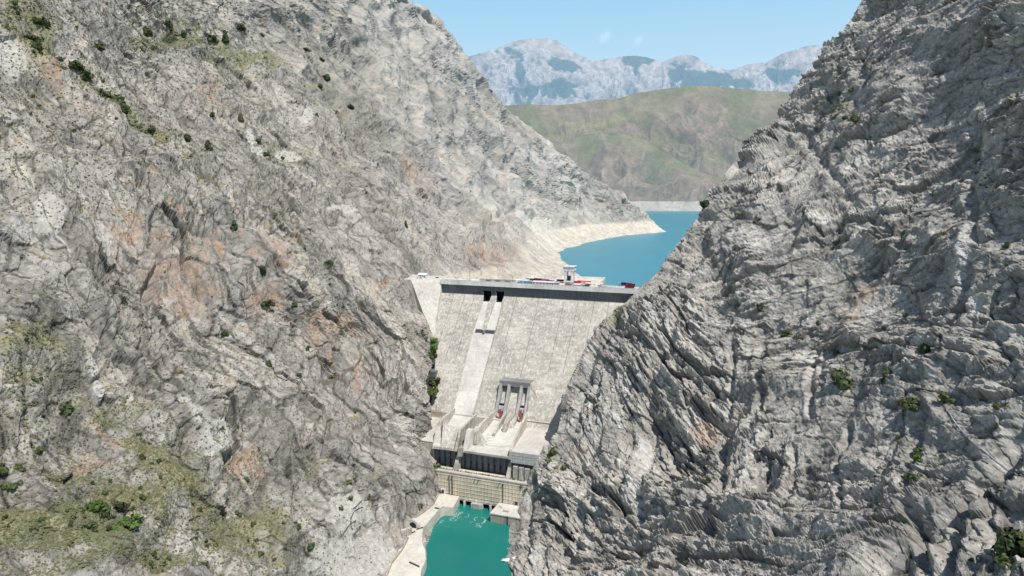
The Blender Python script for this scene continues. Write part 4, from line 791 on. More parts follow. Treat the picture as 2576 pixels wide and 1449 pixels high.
def put(name, label, cat, x, y, group=None, z=ZC, g=gR, rot=0):
    p = lz(*g(x, y), z); w_ = wor(p[0], p[1], z); return empty(name, label, cat, tuple(w_), -ANG + rot, group)
def shed(x, y, L, Wd, Hh, wall, roof, name, label, cat, group=None):
    o = put(name, label, cat, x, y, group)
    MB().box(-L / 2, L / 2, -Wd / 2, Wd / 2, 0, Hh).build('walls', wall, o)
    MB().hexa([(-L / 2 - .3, -Wd / 2 - .3, Hh), (L / 2 + .3, -Wd / 2 - .3, Hh), (L / 2 + .3, Wd / 2 + .3, Hh), (-L / 2 - .3, Wd / 2 + .3, Hh)], [(-L / 2 - .3, -Wd / 2 - .3, Hh + .9), (L / 2 + .3, -Wd / 2 - .3, Hh + .9), (L / 2 + .3, Wd / 2 + .3, Hh + .25), (-L / 2 - .3, Wd / 2 + .3, Hh + .25)]).build('roof', roof, o)
    for i in range(int(L // 4)): MB().box(-L / 2 + 1 + i * 4, -L / 2 + 2.4 + i * 4, Wd / 2, Wd / 2 + .06, .9, min(1.9, Hh - .3)).build('window', GLS, o)
    MB().box(L / 2 - 1.6, L / 2 - .6, Wd / 2, Wd / 2 + .08, 0, min(2.1, Hh - .2)).build('door', DGR, o)
    return o
def truck(x, y, cabm, bedm, label, rot=0, L=7.5, group=None):
    o = put('parked_truck', label, 'truck', x, y, group, rot=rot)
    c = MB().hexa([(-L / 2, -1.2, .7), (-L / 2 + 2, -1.2, .7), (-L / 2 + 2, 1.2, .7), (-L / 2, 1.2, .7)], [(-L / 2 + .4, -1.15, 2.7), (-L / 2 + 2, -1.15, 2.7), (-L / 2 + 2, 1.15, 2.7), (-L / 2 + .4, 1.15, 2.7)]).build('cab', cabm, o)
    MB().hexa([(-L / 2 + .1, -1, 1.6), (-L / 2 + .2, -1, 1.6), (-L / 2 + .2, 1, 1.6), (-L / 2 + .1, 1, 1.6)], [(-L / 2 + .3, -1, 2.4), (-L / 2 + .4, -1, 2.4), (-L / 2 + .4, 1, 2.4), (-L / 2 + .3, 1, 2.4)]).build('windscreen', GLS, c)
    MB().box(-L / 2 + 2.2, L / 2, -1.25, 1.25, .9, 2.5).build('load_bed', bedm, o); MB().box(-L / 2 + .3, L / 2 - .2, -.9, .9, .5, .9).build('chassis', DGR, o)
    wheelset(o, -L / 2 + 1.2, L / 2 - 1.3, -1.1, 1.1, 0); return o
def skid(x, y, L, Wd, Hh, mt, name, label, cat, group=None, z=ZC):
    """steel crate machine: box with frame posts and lid"""
    o = put(name, label, cat, x, y, group, z=z); MB().box(-L / 2 + .15, L / 2 - .15, -Wd / 2 + .15, Wd / 2 - .15, .2, Hh - .3).build('casing', mt, o)
    for a in (-L / 2, L / 2):
        for b_ in (-Wd / 2, Wd / 2): MB().bar((a, b_, 0), (a, b_, Hh), .25).build('post', mt, o)
    MB().box(-L / 2 - .1, L / 2 + .1, -Wd / 2 - .1, Wd / 2 + .1, Hh - .25, Hh).build('lid', mt, o); return o
def rack(x, y, L, n, mt, label, group=None):
    o = put('steel_beam_rack', label, 'beam rack', x, y, group)
    for i in range(n): MB().box(-L / 2, L / 2, -2 + i * 3, -1.1 + i * 3, .9, 2.0).build('beam', mt, o)
    for a in (-L / 2 + .6, 0, L / 2 - .6): MB().box(a - .2, a + .2, -2.2, -2 + (n - 1) * 3 + 1.2, 0, .9).build('trestle', DGR, o)
    return o
shed(610, 445, 25, 5, 2.6, GRY, WH, 'site_shed', 'long white roofed shed by the crest parapet, longest of the sheds', 'shed')
shed(175, 400, 18, 4, 2.0, GRY, WH, 'site_shed', 'white roofed shed at the left end of the crest yard', 'shed')
shed(820, 448, 11, 4, 2.0, GRY, GRY, 'site_shed', 'grey roofed shed right of the long white shed', 'shed')
shed(1300, 478, 12, 3.6, 1.6, GRY, WH, 'site_shed', 'low white strip roof beside the pink container', 'shed')
truck(312, 428, BLU, BLU, 'blue truck parked between the white sheds on the crest', L=10)
truck(435, 428, RD, PNK, 'red cabbed truck parked beside the blue truck on the crest', L=7)
truck(225, 372, WH, WH, 'white truck parked behind the left crest shed', L=8)
rack(1390, 412, 16, 1, RDB, 'single bright red steel beam resting right of the gantry crane'); rack(1385, 445, 17, 1, RDB, 'bright red steel beam nearest the parapet, below its twin')
skid(1265, 420, 7, 3, 2.2, RD, 'winch_unit', 'dull red winch unit left of the bright red beams', 'winch')
skid(1415, 484, 10, 3, 2.2, DGR, 'dark_container', 'black container against the crest parapet', 'container')
skid(1135, 465, 13, 3.2, 2, PNK, 'pink_container', 'dusty pink container against the crest parapet', 'container')
skid(400, 378, 7, 4, 2.6, MRN, 'winch_unit', 'maroon winch unit behind the blue truck', 'winch'); skid(500, 380, 9, 4, 3, MRN, 'winch_unit', 'widest maroon winch unit behind the long white shed', 'winch')
skid(640, 385, 8, 4, 2.6, PNK, 'winch_unit', 'pinkish winch unit between the long shed and the far wall', 'winch'); skid(720, 395, 7, 3, 1.8, MRN, 'winch_unit', 'low maroon winch unit left of the gantry crane', 'winch')
skid(950, 385, 10, 3, 2, DGR, 'winch_unit', 'dark winch unit at the foot of the gantry crane', 'winch'); skid(940, 415, 9, 3, 1.6, PNK, 'winch_unit', 'low pinkish winch unit in front of the gantry crane', 'winch')
skid(625, 360, 4, 3, 2.2, WH, 'white_cabinet', 'small white cabinet near the lake side wall', 'cabinet'); skid(1210, 475, 6, 2.4, 1.4, WH, 'white_cabinet', 'white cabinet between the pink container and the strip roof', 'cabinet')
skid(85, 400, 5, 3, 2, WH, 'white_cabinet', 'white cabinet at the far left of the crest yard', 'cabinet')
for x, y, lab, mt in ((2240, 515, 'front left crate of the maroon cluster on the right crest', MRN), (2310, 517, 'front right crate of the maroon cluster on the right crest', MRN), (2262, 478, 'rear left crate of the maroon cluster on the right crest', MRN), (2326, 492, 'rear right crate of the maroon cluster on the right crest', MRN), (2158, 466, 'lone dark purple crate left of the maroon cluster', plain('purple_paint', (.10, .03, .09)))):
    skid(x, y, 5.2, 3.4, 3.4, mt, 'hoist_crate', 'maroon hoist crate, ' + lab if mt is MRN else lab, 'crate')
for i, (x, y, L, Wd, Hh, mt, lab) in enumerate(((160, 425, 6, 2.2, 1.5, BLU, 'small blue cabinet at the parapet below the left white shed'), (350, 395, 4, 2, 1.6, WH, 'small white cabinet between the blue truck and the maroon units'), (560, 395, 5, 2, 1.6, RD, 'small red cabinet behind the long white shed'), (690, 445, 5, 2, 1.6, BLU, 'small blue cabinet near the right end of the long shed'),
        (780, 400, 4, 2.4, 1.8, RD, 'red cabinet left of the gantry crane legs'), (870, 470, 5, 2, 1.3, PNK, 'low pinkish cabinet at the parapet before the gantry crane'), (1060, 400, 5, 2.4, 2, MRN, 'maroon cabinet between the crane legs and the red winch'), (1165, 420, 3, 2, 2.6, WH, 'upright white cabinet right of the gantry crane'), (1330, 470, 5, 2, 1.2, RD, 'low red cabinet in front of the bright beams'), (1500, 440, 6, 3, 1.6, PNK, 'pinkish cabinet left of the pale canopy'),
        (1690, 430, 7, 2, 1.2, WH, 'low white cabinet behind the gravel heaps'), (1880, 480, 8, 2, 1., GRY, 'low grey cabinet alone on the right crest'), (30, 380, 5, 2.4, 1.6, PNK, 'pinkish cabinet at the left edge of the crest yard'), (290, 350, 4, 2.4, 1.8, PNK, 'pinkish cabinet by the rear yard wall'), (460, 340, 3, 2, 2, WH, 'white cabinet by the rear yard wall'))):
    skid(x, y, L, Wd, Hh, mt, 'equipment_cabinet', lab, 'cabinet')
o = put('canopy', 'pale canopy on short dark posts right of the red beams', 'canopy', 1600, 470)
MB().hexa([(-10, -5, 2.4), (9, -5, 2.4), (9, 4, 2.4), (-10, 4, 2.4)], [(-7, -4, 3), (8, -4, 3), (8, 2, 3), (-7, 2, 3)]).build('roof', CB, o)
for a in (-7, 0, 7): MB().box(a, a + .5, 2, 2.5, 0, 2.4).build('post', DGR, o)
for x, y, h, lab in ((1535, 490, 3.2, 'left pale gravel heap against the parapet'), (1610, 490, 2.6, 'right pale gravel heap against the parapet')):
    o = put('gravel_heap', lab + ' on the right crest', 'gravel heap', x, y); m = MB(); n = 11; R = [(4.5 * math.cos(2 * PI * i / n) * random.uniform(.8, 1.1), 2.2 * math.sin(2 * PI * i / n) * random.uniform(.8, 1.1), 0) for i in range(n)]
    m.hexa(R, [(a * .12 + .3, b_ * .12, h + random.uniform(-.1, .1)) for a, b_, c in R]); m.build('heap', CQ, o)
for x, y, L, lab in ((2160, 497, 16, 'thin dark rail stack left of the maroon crates'), (2100, 468, 7, 'short dark timber stack beside the purple crate'), (1750, 497, 10, 'pale pipe stack right of the gravel heaps')):
    o = put('rail_stack', lab, 'rail stack', x, y)
    for i in range(3): MB().box(-L / 2 + i * .4, L / 2 - i * .3, -.9 + i * .7, -.5 + i * .7, .1 + .12 * i, .7 + .1 * i).build('rail', GRY if 'pale' in lab else DGR, o)
# long low wall and mast on the left half of the crest
o = damroot('crest_wall', 'long low weathered wall along the left half of the crest', 'wall'); MB().hexa([(-44, -10, ZC), (0, -12, ZC), (0, -11.2, ZC), (-44, -9.2, ZC)], [(-44, -10, ZC + 2.2), (0, -12, ZC + 2.8), (0, -11.2, ZC + 2.8), (-44, -9.2, ZC + 2.2)]).build('wall', CS, o)
for i in range(3): MB().box(-36 + i * 12, -30 + i * 12, -9.4 - .3 * i, -8.8 - .3 * i, ZC, ZC + 1.2).build('wall_recess', CD, o)
o = damroot('signal_mast', 'thin pale mast rising from the left part of the crest', 'mast'); a = lt(*gA(702, 243), -9); b_ = lt(*gA(702, 128), -9)
MB().bar((a[0], -9, ZC), (a[0], -9, b_[2]), .5, 6).build('pole', GRY, o); MB().box(a[0] - .8, a[0] + .8, -9.5, -8.5, ZC, ZC + 1.2).build('base', CF, o); MB().bar((a[0] - 1, -9, b_[2] - 1), (a[0] + 1, -9, b_[2] - 1), .25).build('crossarm', GRY, o)
for i, s_ in enumerate((-20, 14, 47, 82, 112, 150)):
    o = damroot('lamp_post', 'thin grey lamp post on the dam crest', 'lamp post', 'lamp posts along the dam crest'); MB().bar((s_, -9.2, ZC), (s_, -9.2, ZC + 7), .16, 5).build('pole', GRY, o); MB().box(s_ - .3, s_ + .3, -9.2, -7.4, ZC + 6.9, ZC + 7.15).build('lamp_head', GRY, o)
# left bank deck: white hut and parked cars
gA2 = gA
o = put('white_hut', 'small white hut with a pitched roof at the left end of the crest', 'hut', 232, 212, g=gA2, z=184.6)
MB().box(-5, 5, -3, 3, 0, 3).build('walls', WH, o); MB().hexa([(-5.6, -3.6, 3), (5.6, -3.6, 3), (5.6, 3.6, 3), (-5.6, 3.6, 3)], [(-5.6, -.1, 5), (5.6, -.1, 5), (5.6, .1, 5), (-5.6, .1, 5)]).build('roof', WH, o)
for a in (-3, 0): MB().box(a, a + 1.4, 3, 3.08, 1, 2.2).build('window', GLS, o)
MB().box(2.6, 3.8, 3, 3.08, 0, 2.2).build('door', DGR, o)
def car(x, y, mt, lab, z=184.7, g=gA2):
    o = put('parked_car', lab, 'car', x, y, g=g, z=z); prof = [(-2.1, .35), (2.1, .35), (2.15, .85), (1.3, .95), (.7, 1.45), (-1.2, 1.45), (-1.8, .95), (-2.15, .85)]
    m = MB(); m.hexa([(a, -.85, b_) for a, b_ in prof], [(a, .85, b_) for a, b_ in prof]); m.build('body', mt, o)
    MB().hexa([(-1.5, .86, 1.0), (1.0, .86, 1.0), (1.0, .9, 1.0), (-1.5, .9, 1.0)], [(-1.1, .86, 1.38), (.65, .86, 1.38), (.65, .9, 1.38), (-1.1, .9, 1.38)]).build('window', GLS, o); wheelset(o, -1.3, 1.3, -.8, .8, 0, .33)
car(208, 231, DGR, 'dark car parked near the white hut'); car(182, 230, WH, 'white car parked left of the white hut'); car(268, 228, WH, 'white car parked right of the white hut'); car(375, 223, DGR, 'dark car parked halfway along the left crest deck')
car(565, 232, DGR, 'dark car parked on the crest left of the mast', z=ZC + .02)
# footbridge gallery and huts on the left wall are placed on the rock later
# ------------------------------------------------------------------ foam
fm_, nt, b, out = new_mat('white_foam'); b.inputs['Base Color'].default_value = (.72, .86, .84, 1); tr = nt.nodes.new('ShaderNodeBsdfTransparent'); mx = nt.nodes.new('ShaderNodeMixShader'); n = N_(nt, 'ShaderNodeTexNoise', Scale=1.1, Detail=5., Roughness=.7)
tc = N_(nt, 'ShaderNodeTexCoord'); nt.links.new(tc.outputs['Object'], n.inputs['Vector']); nt.links.new(ramp(nt, n.outputs[0], [(.42, 0), (.68, .75)]), mx.inputs[0]); nt.links.new(tr.outputs[0], mx.inputs[1]); nt.links.new(b.outputs[0], mx.inputs[2]); nt.links.new(mx.outputs[0], out.inputs[0])
fv = []; ff = []; lvl = .05
def ribbon(pts, w):
    global lvl; lvl += .012
    P = [np.array(at_z(*gQ(*p), 0))[:2] for p in pts]; Q = []
    for i in range(len(P) - 1):
        for k in range(4): Q.append(P[i] + (P[i + 1] - P[i]) * k / 4)
    w = w * 1.5; Q.append(P[-1]); o0 = len(fv)
    for i, q in enumerate(Q):
        a = Q[max(i - 1, 0)]; c = Q[min(i + 1, len(Q) - 1)]; d = (c - a) / (np.linalg.norm(c - a) + 1e-6); nn = np.array([-d[1], d[0]]); ww = w * (.35 + .65 * math.sin(PI * (i + .4) / len(Q))) * random.uniform(.7, 1.3)
        q = q + nn * random.uniform(-.12, .12); fv.append((*(q + nn * ww), lvl)); fv.append((*(q - nn * ww), lvl))
    for i in range(len(Q) - 1): ff.append((o0 + 2 * i, o0 + 2 * i + 1, o0 + 2 * i + 3, o0 + 2 * i + 2))
for pts, w_ in (([(1130, 385), (1180, 392), (1225, 400)], .35), ([(1128, 400), (1180, 420), (1225, 436), (1262, 425)], .4), ([(1255, 420), (1250, 440), (1215, 462), (1180, 470)], .55), ([(1125, 425), (1160, 440), (1210, 450)], .3), ([(1120, 450), (1165, 462), (1205, 478)], .3), ([(1112, 478), (1150, 485), (1200, 492)], .3), ([(1105, 495), (1150, 505), (1195, 510)], .3),
                ([(1075, 505), (1060, 530), (1052, 555), (1065, 572)], .35), ([(1060, 560), (1110, 570), (1150, 565), (1165, 540)], .4), ([(1095, 510), (1120, 540), (1150, 545)], .25), ([(1140, 450), (1125, 480), (1100, 520), (1080, 555)], .25), ([(1200, 440), (1185, 480), (1165, 530)], .25), ([(1165, 430), (1150, 470), (1120, 530)], .2),
                ([(940, 550), (915, 570), (895, 600), (888, 620)], .35), ([(955, 560), (930, 590), (900, 605)], .3), ([(1340, 450), (1358, 480), (1345, 515), (1310, 530)], .3), ([(1280, 500), (1310, 512), (1340, 500)], .2), ([(1225, 555), (1245, 540), (1275, 545)], .2), ([(1440, 565), (1445, 535), (1480, 515), (1500, 515)], .35), ([(1450, 575), (1465, 550)], .35),
                ([(1545, 520), (1590, 518), (1615, 535), (1618, 560), (1600, 580), (1570, 600)], .3), ([(1620, 565), (1605, 590), (1580, 610), (1560, 625)], .65), ([(1465, 610), (1510, 618), (1560, 622)], .3), ([(1470, 635), (1510, 640), (1555, 660)], .4), ([(1455, 655), (1500, 668), (1530, 678)], .35), ([(1540, 655), (1555, 668), (1530, 682)], .4), ([(1640, 560), (1600, 590)], .3), ([(1350, 610), (1390, 595), (1440, 590)], .15), ([(940, 650), (990, 670), (1060, 670)], .15), ([(1480, 640), (1490, 660)], .2), ([(1520, 640), (1530, 665)], .2), ([(1180, 545), (1210, 520), (1230, 500)], .18), ([(870, 640), (850, 650), (820, 665)], .15)):
    ribbon(pts, w_)
me = bpy.data.meshes.new('river_foam'); me.from_pydata(fv, [], ff); me.materials.append(fm_); o = bpy.data.objects.new('river_foam', me); col.objects.link(o); tag(o, 'white foam streaks swirling on the teal water below the outlets', 'foam', kind='stuff')
# water jet from the right bank
p = at_z(1272, 1411, .3); m = MB()
bmj = bmesh.new(); bmesh.ops.create_icosphere(bmj, subdivisions=3, radius=1)
for v in bmj.verts:
    n_ = 1 + .35 * math.sin(v.co.x * 5 + v.co.z * 3) * math.cos(v.co.y * 6); v.co = Vector((v.co.x * 4.5 * n_ + max(0, v.co.x) * 2.2, v.co.y * 2.0 * n_, v.co.z * 1.3 * n_ + max(0, v.co.x) ** 2 * 3.8 + .3))
me = bpy.data.meshes.new('water_outfall'); bmj.to_mesh(me); bmj.free(); me.materials.append(plain('white_water', (.82, .87, .9), .9, noise=.06))
for f in me.polygons: f.use_smooth = True
o = bpy.data.objects.new('water_outfall', me); col.objects.link(o); o.location = tuple(p + np.array([1.6, 0, 0])); tag(o, 'white splash of water spilling from the right rock wall into the river', 'water jet')
# ------------------------------------------------------------------ vegetation
class Surf:
    def __init__(s, d): s.P, s.X, s.Y, s.g, s.over, s.up, s.M = d; s.xs = s.X[0]; s.ys = s.Y[:, 0]
    def idx(s, x, y): return int(np.clip(np.searchsorted(s.ys, y), 0, len(s.ys) - 1)), int(np.clip(np.searchsorted(s.xs, x), 0, len(s.xs) - 1))
    def at(s, x, y): i, j = s.idx(x, y); return s.P[i, j].copy()
SL = Surf(left); SR = Surf(right)
def leaf_mat(name, c1, c2):
    m, nt, b, out = new_mat(name); tc = N_(nt, 'ShaderNodeTexCoord'); n = N_(nt, 'ShaderNodeTexNoise', Scale=2.2, Detail=4.); nt.links.new(tc.outputs['Object'], n.inputs['Vector'])
    oi = nt.nodes.new('ShaderNodeObjectInfo'); k = mixc(nt, ramp(nt, n.outputs[0], [(.3, 0), (.7, 1)]), c1, c2); k = mixc(nt, 1., k, ramp(nt, oi.outputs['Random'], [(0, .75), (1, 1.25)]), 'MULTIPLY')
    nt.links.new(k, b.inputs['Base Color']); b.inputs['Roughness'].default_value = .8; b.inputs['Specular IOR Level'].default_value = .15; return m
LD = leaf_mat('dark_foliage', (.045, .065, .028), (.10, .125, .05)); LG = leaf_mat('green_foliage', (.055, .075, .032), (.11, .14, .06)); LB = leaf_mat('bright_foliage', (.06, .11, .03), (.13, .20, .055)); LO = leaf_mat('olive_foliage', (.10, .105, .05), (.19, .19, .09))
BK_ = plain('bark', (.13, .10, .08), .95)
def foliage(seed, n, shape, leaf=.11):
    r = random.Random(seed); v = []; f = []
    cl = []
    for i in range(9 if shape != 'tall' else 8):
        a = r.uniform(0, 2 * PI)
        if shape == 'tall': z = i / 8; q = .30 * (1.05 - z) ** .7; cl.append((math.cos(a) * q * .4, math.sin(a) * q * .4, .15 + z * 1.0, q + .06))
        elif shape == 'wide': q = r.uniform(.1, .85); cl.append((math.cos(a) * q, math.sin(a) * q * .7, r.uniform(.15, .4), r.uniform(.2, .36)))
        else: q = r.uniform(0, .42); cl.append((math.cos(a) * q, math.sin(a) * q, r.uniform(.25, .75), r.uniform(.2, .36)))
    for i in range(n):
        c = r.choice(cl); d = Vector((r.gauss(0, 1), r.gauss(0, 1), r.gauss(0, 1))).normalized(); p = Vector(c[:3]) + d * c[3] * r.uniform(.55, 1.05); p.z = max(p.z, .02)
        u = (d.orthogonal() + Vector((r.uniform(-.5, .5), r.uniform(-.5, .5), r.uniform(-.5, .5)))).normalized(); w_ = d.cross(u).normalized(); L = leaf * r.uniform(.7, 1.4)
        o = len(v); v += [p + u * L, p + w_ * L * .7, p - u * L, p - w_ * L * .7]; f.append((o, o + 1, o + 2, o + 3))
    return v, f
_protos = {}
def bush_mesh(kind, mt, variant):
    k = (kind, mt.name, variant)
    if k not in _protos:
        v, f = foliage(hash(kind) % 97 + variant * 13 + 5, 420, kind, .115); me = bpy.data.meshes.new('foliage'); me.from_pydata([tuple(p) for p in v], [], f); me.materials.append(mt)
        t = MB(); t.bar((0, 0, -.5), (.02, .02, .45), .09, 5); t.bar((0, 0, .1), (.22, .1, .5), .045, 4); t.bar((0, 0, .05), (-.2, -.12, .5), .045, 4); to = t.build('stem', BK_); tm = to.data; bpy.data.objects.remove(to); _protos[k] = (me, tm)
    return _protos[k]
def bush(S, x, y, px, kind='round', mt=None, label='', group=None, parts=True, name='bush', cat='bush'):
    mt = mt or LD; p = S.at(x, y) if not isinstance(S, np.ndarray) else S; d = np.linalg.norm(p - np.array([0, 0, HC])); sz = px / F * d * .88
    me, tm = bush_mesh(kind, mt, random.randint(0, 2)); sc_ = sz / (1.7 if kind == 'wide' else 1.1 if kind == 'round' else .75)
    root = bpy.data.objects.new(name, None); col.objects.link(root); root.location = tuple(p + np.array([0, 0, -.12 * sc_])); root.rotation_euler = (0, 0, random.uniform(0, 6.28)); root.scale = (sc_, sc_, sc_ * random.uniform(.85, 1.15)); tag(root, label, cat, group)
    a = bpy.data.objects.new('foliage', me); col.objects.link(a); a.parent = root; b_ = bpy.data.objects.new('stem', tm); col.objects.link(b_); b_.parent = root
    return root
# named ones: x, y, width in photo units, shape, foliage, label
NL = [
 (92, 72, 46, 'wide', LD, 'broad dark bush high at the upper left, top of the diagonal grassy gully'), (78, 96, 44, 'wide', LD, 'broad dark bush just below the topmost one in the upper left gully'), (92, 132, 26, 'round', LD, 'dark bush between the two broad gully bushes and the big dark one'),
 (146, 152, 44, 'wide', LD, 'biggest dark bush of the upper left gully, where the grass narrows'), (192, 170, 30, 'round', LG, 'green bush just down the gully from the biggest dark one'), (222, 184, 30, 'round', LG, 'green bush below the yellowish scar in the left gully'),
 (275, 248, 36, 'round', LD, 'topmost dark bush of the chain beside the green diagonal strip'), (300, 264, 38, 'round', LD, 'second and largest dark bush of the chain beside the green strip'), (294, 286, 30, 'round', LD, 'third dark bush of the chain beside the green strip'), (306, 306, 26, 'round', LG, 'fourth bush of the chain beside the green strip, paler than its neighbours'), (338, 328, 34, 'wide', LG, 'wide green bush low in the chain beside the green strip'), (371, 352, 26, 'round', LD, 'lowest dark bush of the chain beside the green strip'),
 (380, 80, 22, 'round', LD, 'dark bush on the upper left pasture, left of its neighbours'), (412, 66, 30, 'wide', LG, 'wide bush in the middle of the upper left pasture'), (452, 99, 20, 'round', LG, 'small green bush low on the upper left pasture'), (546, 93, 26, 'round', LD, 'left bush of the pair at the right end of the pasture'), (566, 103, 18, 'tall', LG, 'right bush of the pair at the right end of the pasture'), (598, 82, 20, 'round', LD, 'round dark bush right of the pasture pair'),
 (252, 117, 24, 'round', LD, 'round dark bush on grey rock between the gully and the pasture'), (607, 302, 16, 'tall', LO, 'slim olive tree at the top of the pale scree fan'), (663, 405, 18, 'round', LD, 'round bush at the foot of the pale scree fan'), (651, 358, 16, 'round', LD, 'dark bush right of the pale scree fan, below the little hut'), (515, 392, 20, 'tall', LD, 'upright bush left of the pale scree fan'), (466, 368, 22, 'round', LD, 'dark bush at the lower end of the green diagonal strip'),
 (583, 585, 18, 'tall', LD, 'tall dark bush growing in a cleft of the rusty cliff'), (655, 692, 26, 'round', LG, 'green bush on the ledge above the rusty cliff foot'), (682, 757, 50, 'wide', LD, 'broad dark bush on a ledge left of the dam, widest on the cliff'), (738, 772, 18, 'round', LG, 'small green bush right of the broad ledge bush'), (576, 832, 22, 'round', LD, 'lone round bush on the pale rock below the rusty cliff'), (673, 922, 18, 'round', LD, 'dark bush beside the long thin cable on the left cliff'), (747, 952, 20, 'round', LD, 'dark bush at the left end of the slatted gallery'), (848, 934, 18, 'round', LO, 'olive bush standing in front of the slatted gallery'),
 (822, 678, 24, 'round', LG, 'green bush on the pale slope left of the crest end'), (1022, 572, 14, 'tall', LD, 'tiny upright tree on the far pale slope above the crest'), (878, 275, 18, 'round', LD, 'dark bush high on the slope right of the small pale scree patch'), (820, 205, 22, 'round', LG, 'green bush on the grassy rib of the upper slope'), (765, 130, 26, 'wide', LD, 'dark bush in the crease of the upper slope'), (790, 308, 12, 'tall', LD, 'small upright bush on the right of the pale scree patch'),
 (186, 1016, 34, 'round', LG, 'bright round bush left of the pale scree tongue on the lower slope'), (123, 1108, 20, 'round', LG, 'small green bush at the edge of the pink soil patch'), (73, 1157, 20, 'round', LG, 'small bush below the pink soil patch near the left edge'), (48, 1205, 44, 'wide', LG, 'wide green bush near the left edge, below the largest leafy one'), (18, 1150, 54, 'wide', LG, 'large leafy bush cut by the left edge of the picture'), (160, 1198, 20, 'round', LO, 'olive bush on bare ground below the pink soil patch'),
 (215, 1306, 70, 'wide', LB, 'bright green thicket at the lower left, upper of the two'), (290, 1345, 76, 'wide', LB, 'bright green thicket at the lower left, lower and larger of the two'), (200, 1344, 46, 'wide', LG, 'dull green thicket left of the larger bright one'), (275, 1310, 34, 'round', LD, 'dark bush between the two bright green thickets'), (877, 1259, 18, 'round', LO, 'left bush of the pair on the grey scree near the quay'), (924, 1255, 16, 'round', LO, 'right bush of the pair on the grey scree near the quay'), (790, 1374, 22, 'round', LG, 'green bush at the lower edge beside the pale slab'), (1055, 1277, 18, 'round', LO, 'bush in the crevice above the quay road'), (640, 1264, 18, 'round', LG, 'green bush on the olive slope below the pale slab'), (505, 1434, 50, 'wide', LG, 'wide bush at the bottom edge left of the centre'),
 (1108, 1240, 14, 'round', LO, 'small olive bush where the gridded wall meets the left cliff')]
NR = [
 (1779, 530, 30, 'round', LD, 'dark round bush on the skyline edge above the lake'), (1862, 543, 22, 'wide', LO, 'olive bush on the ledge right of the skyline bush'), (1902, 556, 24, 'round', LG, 'dull bush further right on the same ledge'), (2171, 325, 24, 'round', LG, 'round green bush right of the double pipeline'), (2101, 297, 18, 'round', LD, 'dark bush just right of the pipeline'), (2123, 300, 14, 'round', LD, 'small dark bush between the pipeline and the round green one'), (2143, 229, 18, 'round', LO, 'olive bush near the head of the pipeline'), (2115, 205, 14, 'wide', LO, 'low bush above the head of the pipeline'),
 (1964, 835, 28, 'round', LG, 'round green bush on the ledge left of the long dark slab cracks'), (2005, 843, 20, 'wide', LO, 'olive bush right beside the round ledge one'), (1908, 777, 22, 'round', LG, 'bush at the foot of the small grey scree'), (2103, 898, 20, 'round', LG, 'bush below the overhanging reddish scar'), (2137, 996, 50, 'round', LG, 'big dark green bush in the middle of the right wall'), (2258, 992, 34, 'tall', LG, 'upright green bush right of the big one on the right wall'), (2322, 1052, 40, 'round', LG, 'dense green bush low on the right wall beside the pale gully'), (2288, 1040, 24, 'round', LO, 'smaller bush touching the dense one on its left'), (2396, 1028, 34, 'round', LG, 'bush right of the dense green one'),
 (2308, 1142, 34, 'round', LG, 'green bush in the gully, upper of the two'), (2320, 1160, 40, 'wide', LB, 'bright green bush in the gully, lower of the two'), (2358, 917, 26, 'round', LG, 'bush at the top of the pale gully'), (1908, 1138, 26, 'wide', LG, 'flat green bush on a ledge amid the right wall'), (1784, 1221, 20, 'round', LD, 'small dark bush on the lower middle of the right wall'), (2550, 1396, 84, 'round', LD, 'large dark tree at the lower right corner'), (2540, 1432, 60, 'wide', LG, 'leafy bush below the corner tree'), (2310, 1215, 40, 'wide', LD, 'dark bush below the bright gully one'),
 (1388, 1143, 22, 'round', LG, 'upper bush on the nose of rock above the powerhouse'), (1384, 1162, 24, 'wide', LO, 'lower olive bush on the nose of rock above the powerhouse'), (1412, 1178, 16, 'round', LO, 'small bush right of the two above the powerhouse'), (2530, 1048, 20, 'round', LO, 'small bush near the right edge, halfway down'), (2560, 645, 18, 'round', LD, 'bush at the right edge beside the slanting slabs')]
for x, y, px, kd, mt, lab in NL: bush(SL, x, y, px, kd, mt, lab)
for x, y, px, kd, mt, lab in NR: bush(SR, x, y, px, kd, mt, lab)
def onloc(s, t, z): return wor(s, t, z)
for p, px, kd, mt, lab, nm in ((at_y(1088, 858, 742), 30, 'round', LB, 'upper green tree in the gap between left cliff and dam face', 'tree'), (at_y(1086, 878, 735), 36, 'round', LB, 'bright green tree in the gap beside the dam face, just below the upper one', 'tree'), (at_y(1090, 893, 730), 24, 'round', LD, 'dark tree under the bright one beside the dam face', 'tree'), (at_y(1093, 958, 706), 34, 'round', LD, 'dark round tree halfway down the left side of the dam face', 'tree'), (at_y(1086, 990, 694), 40, 'wide', LB, 'bright green bush at the foot of the left side of the dam face', 'bush'), (at_y(1094, 982, 700), 26, 'round', LG, 'green bush between the dark round tree and the bright lowest one', 'bush'), (at_y(1075, 1016, 684), 24, 'wide', LD, 'dark bush by the small ledge at the dam toe', 'bush'),
                        (wor(-13.5, 171.5, 27), 40, 'round', LG, 'green tree at the left end of the powerhouse terrace', 'tree'), (wor(77.5, 174, 26), 30, 'round', LD, 'dark tree at the right end of the powerhouse terrace', 'tree')):
    if kd != 'wide': p = p - np.array([0, 0, px / F * 690 * .35])
    bush(np.array(p), 0, 0, px, kd, mt, lab, name=nm, cat=nm)
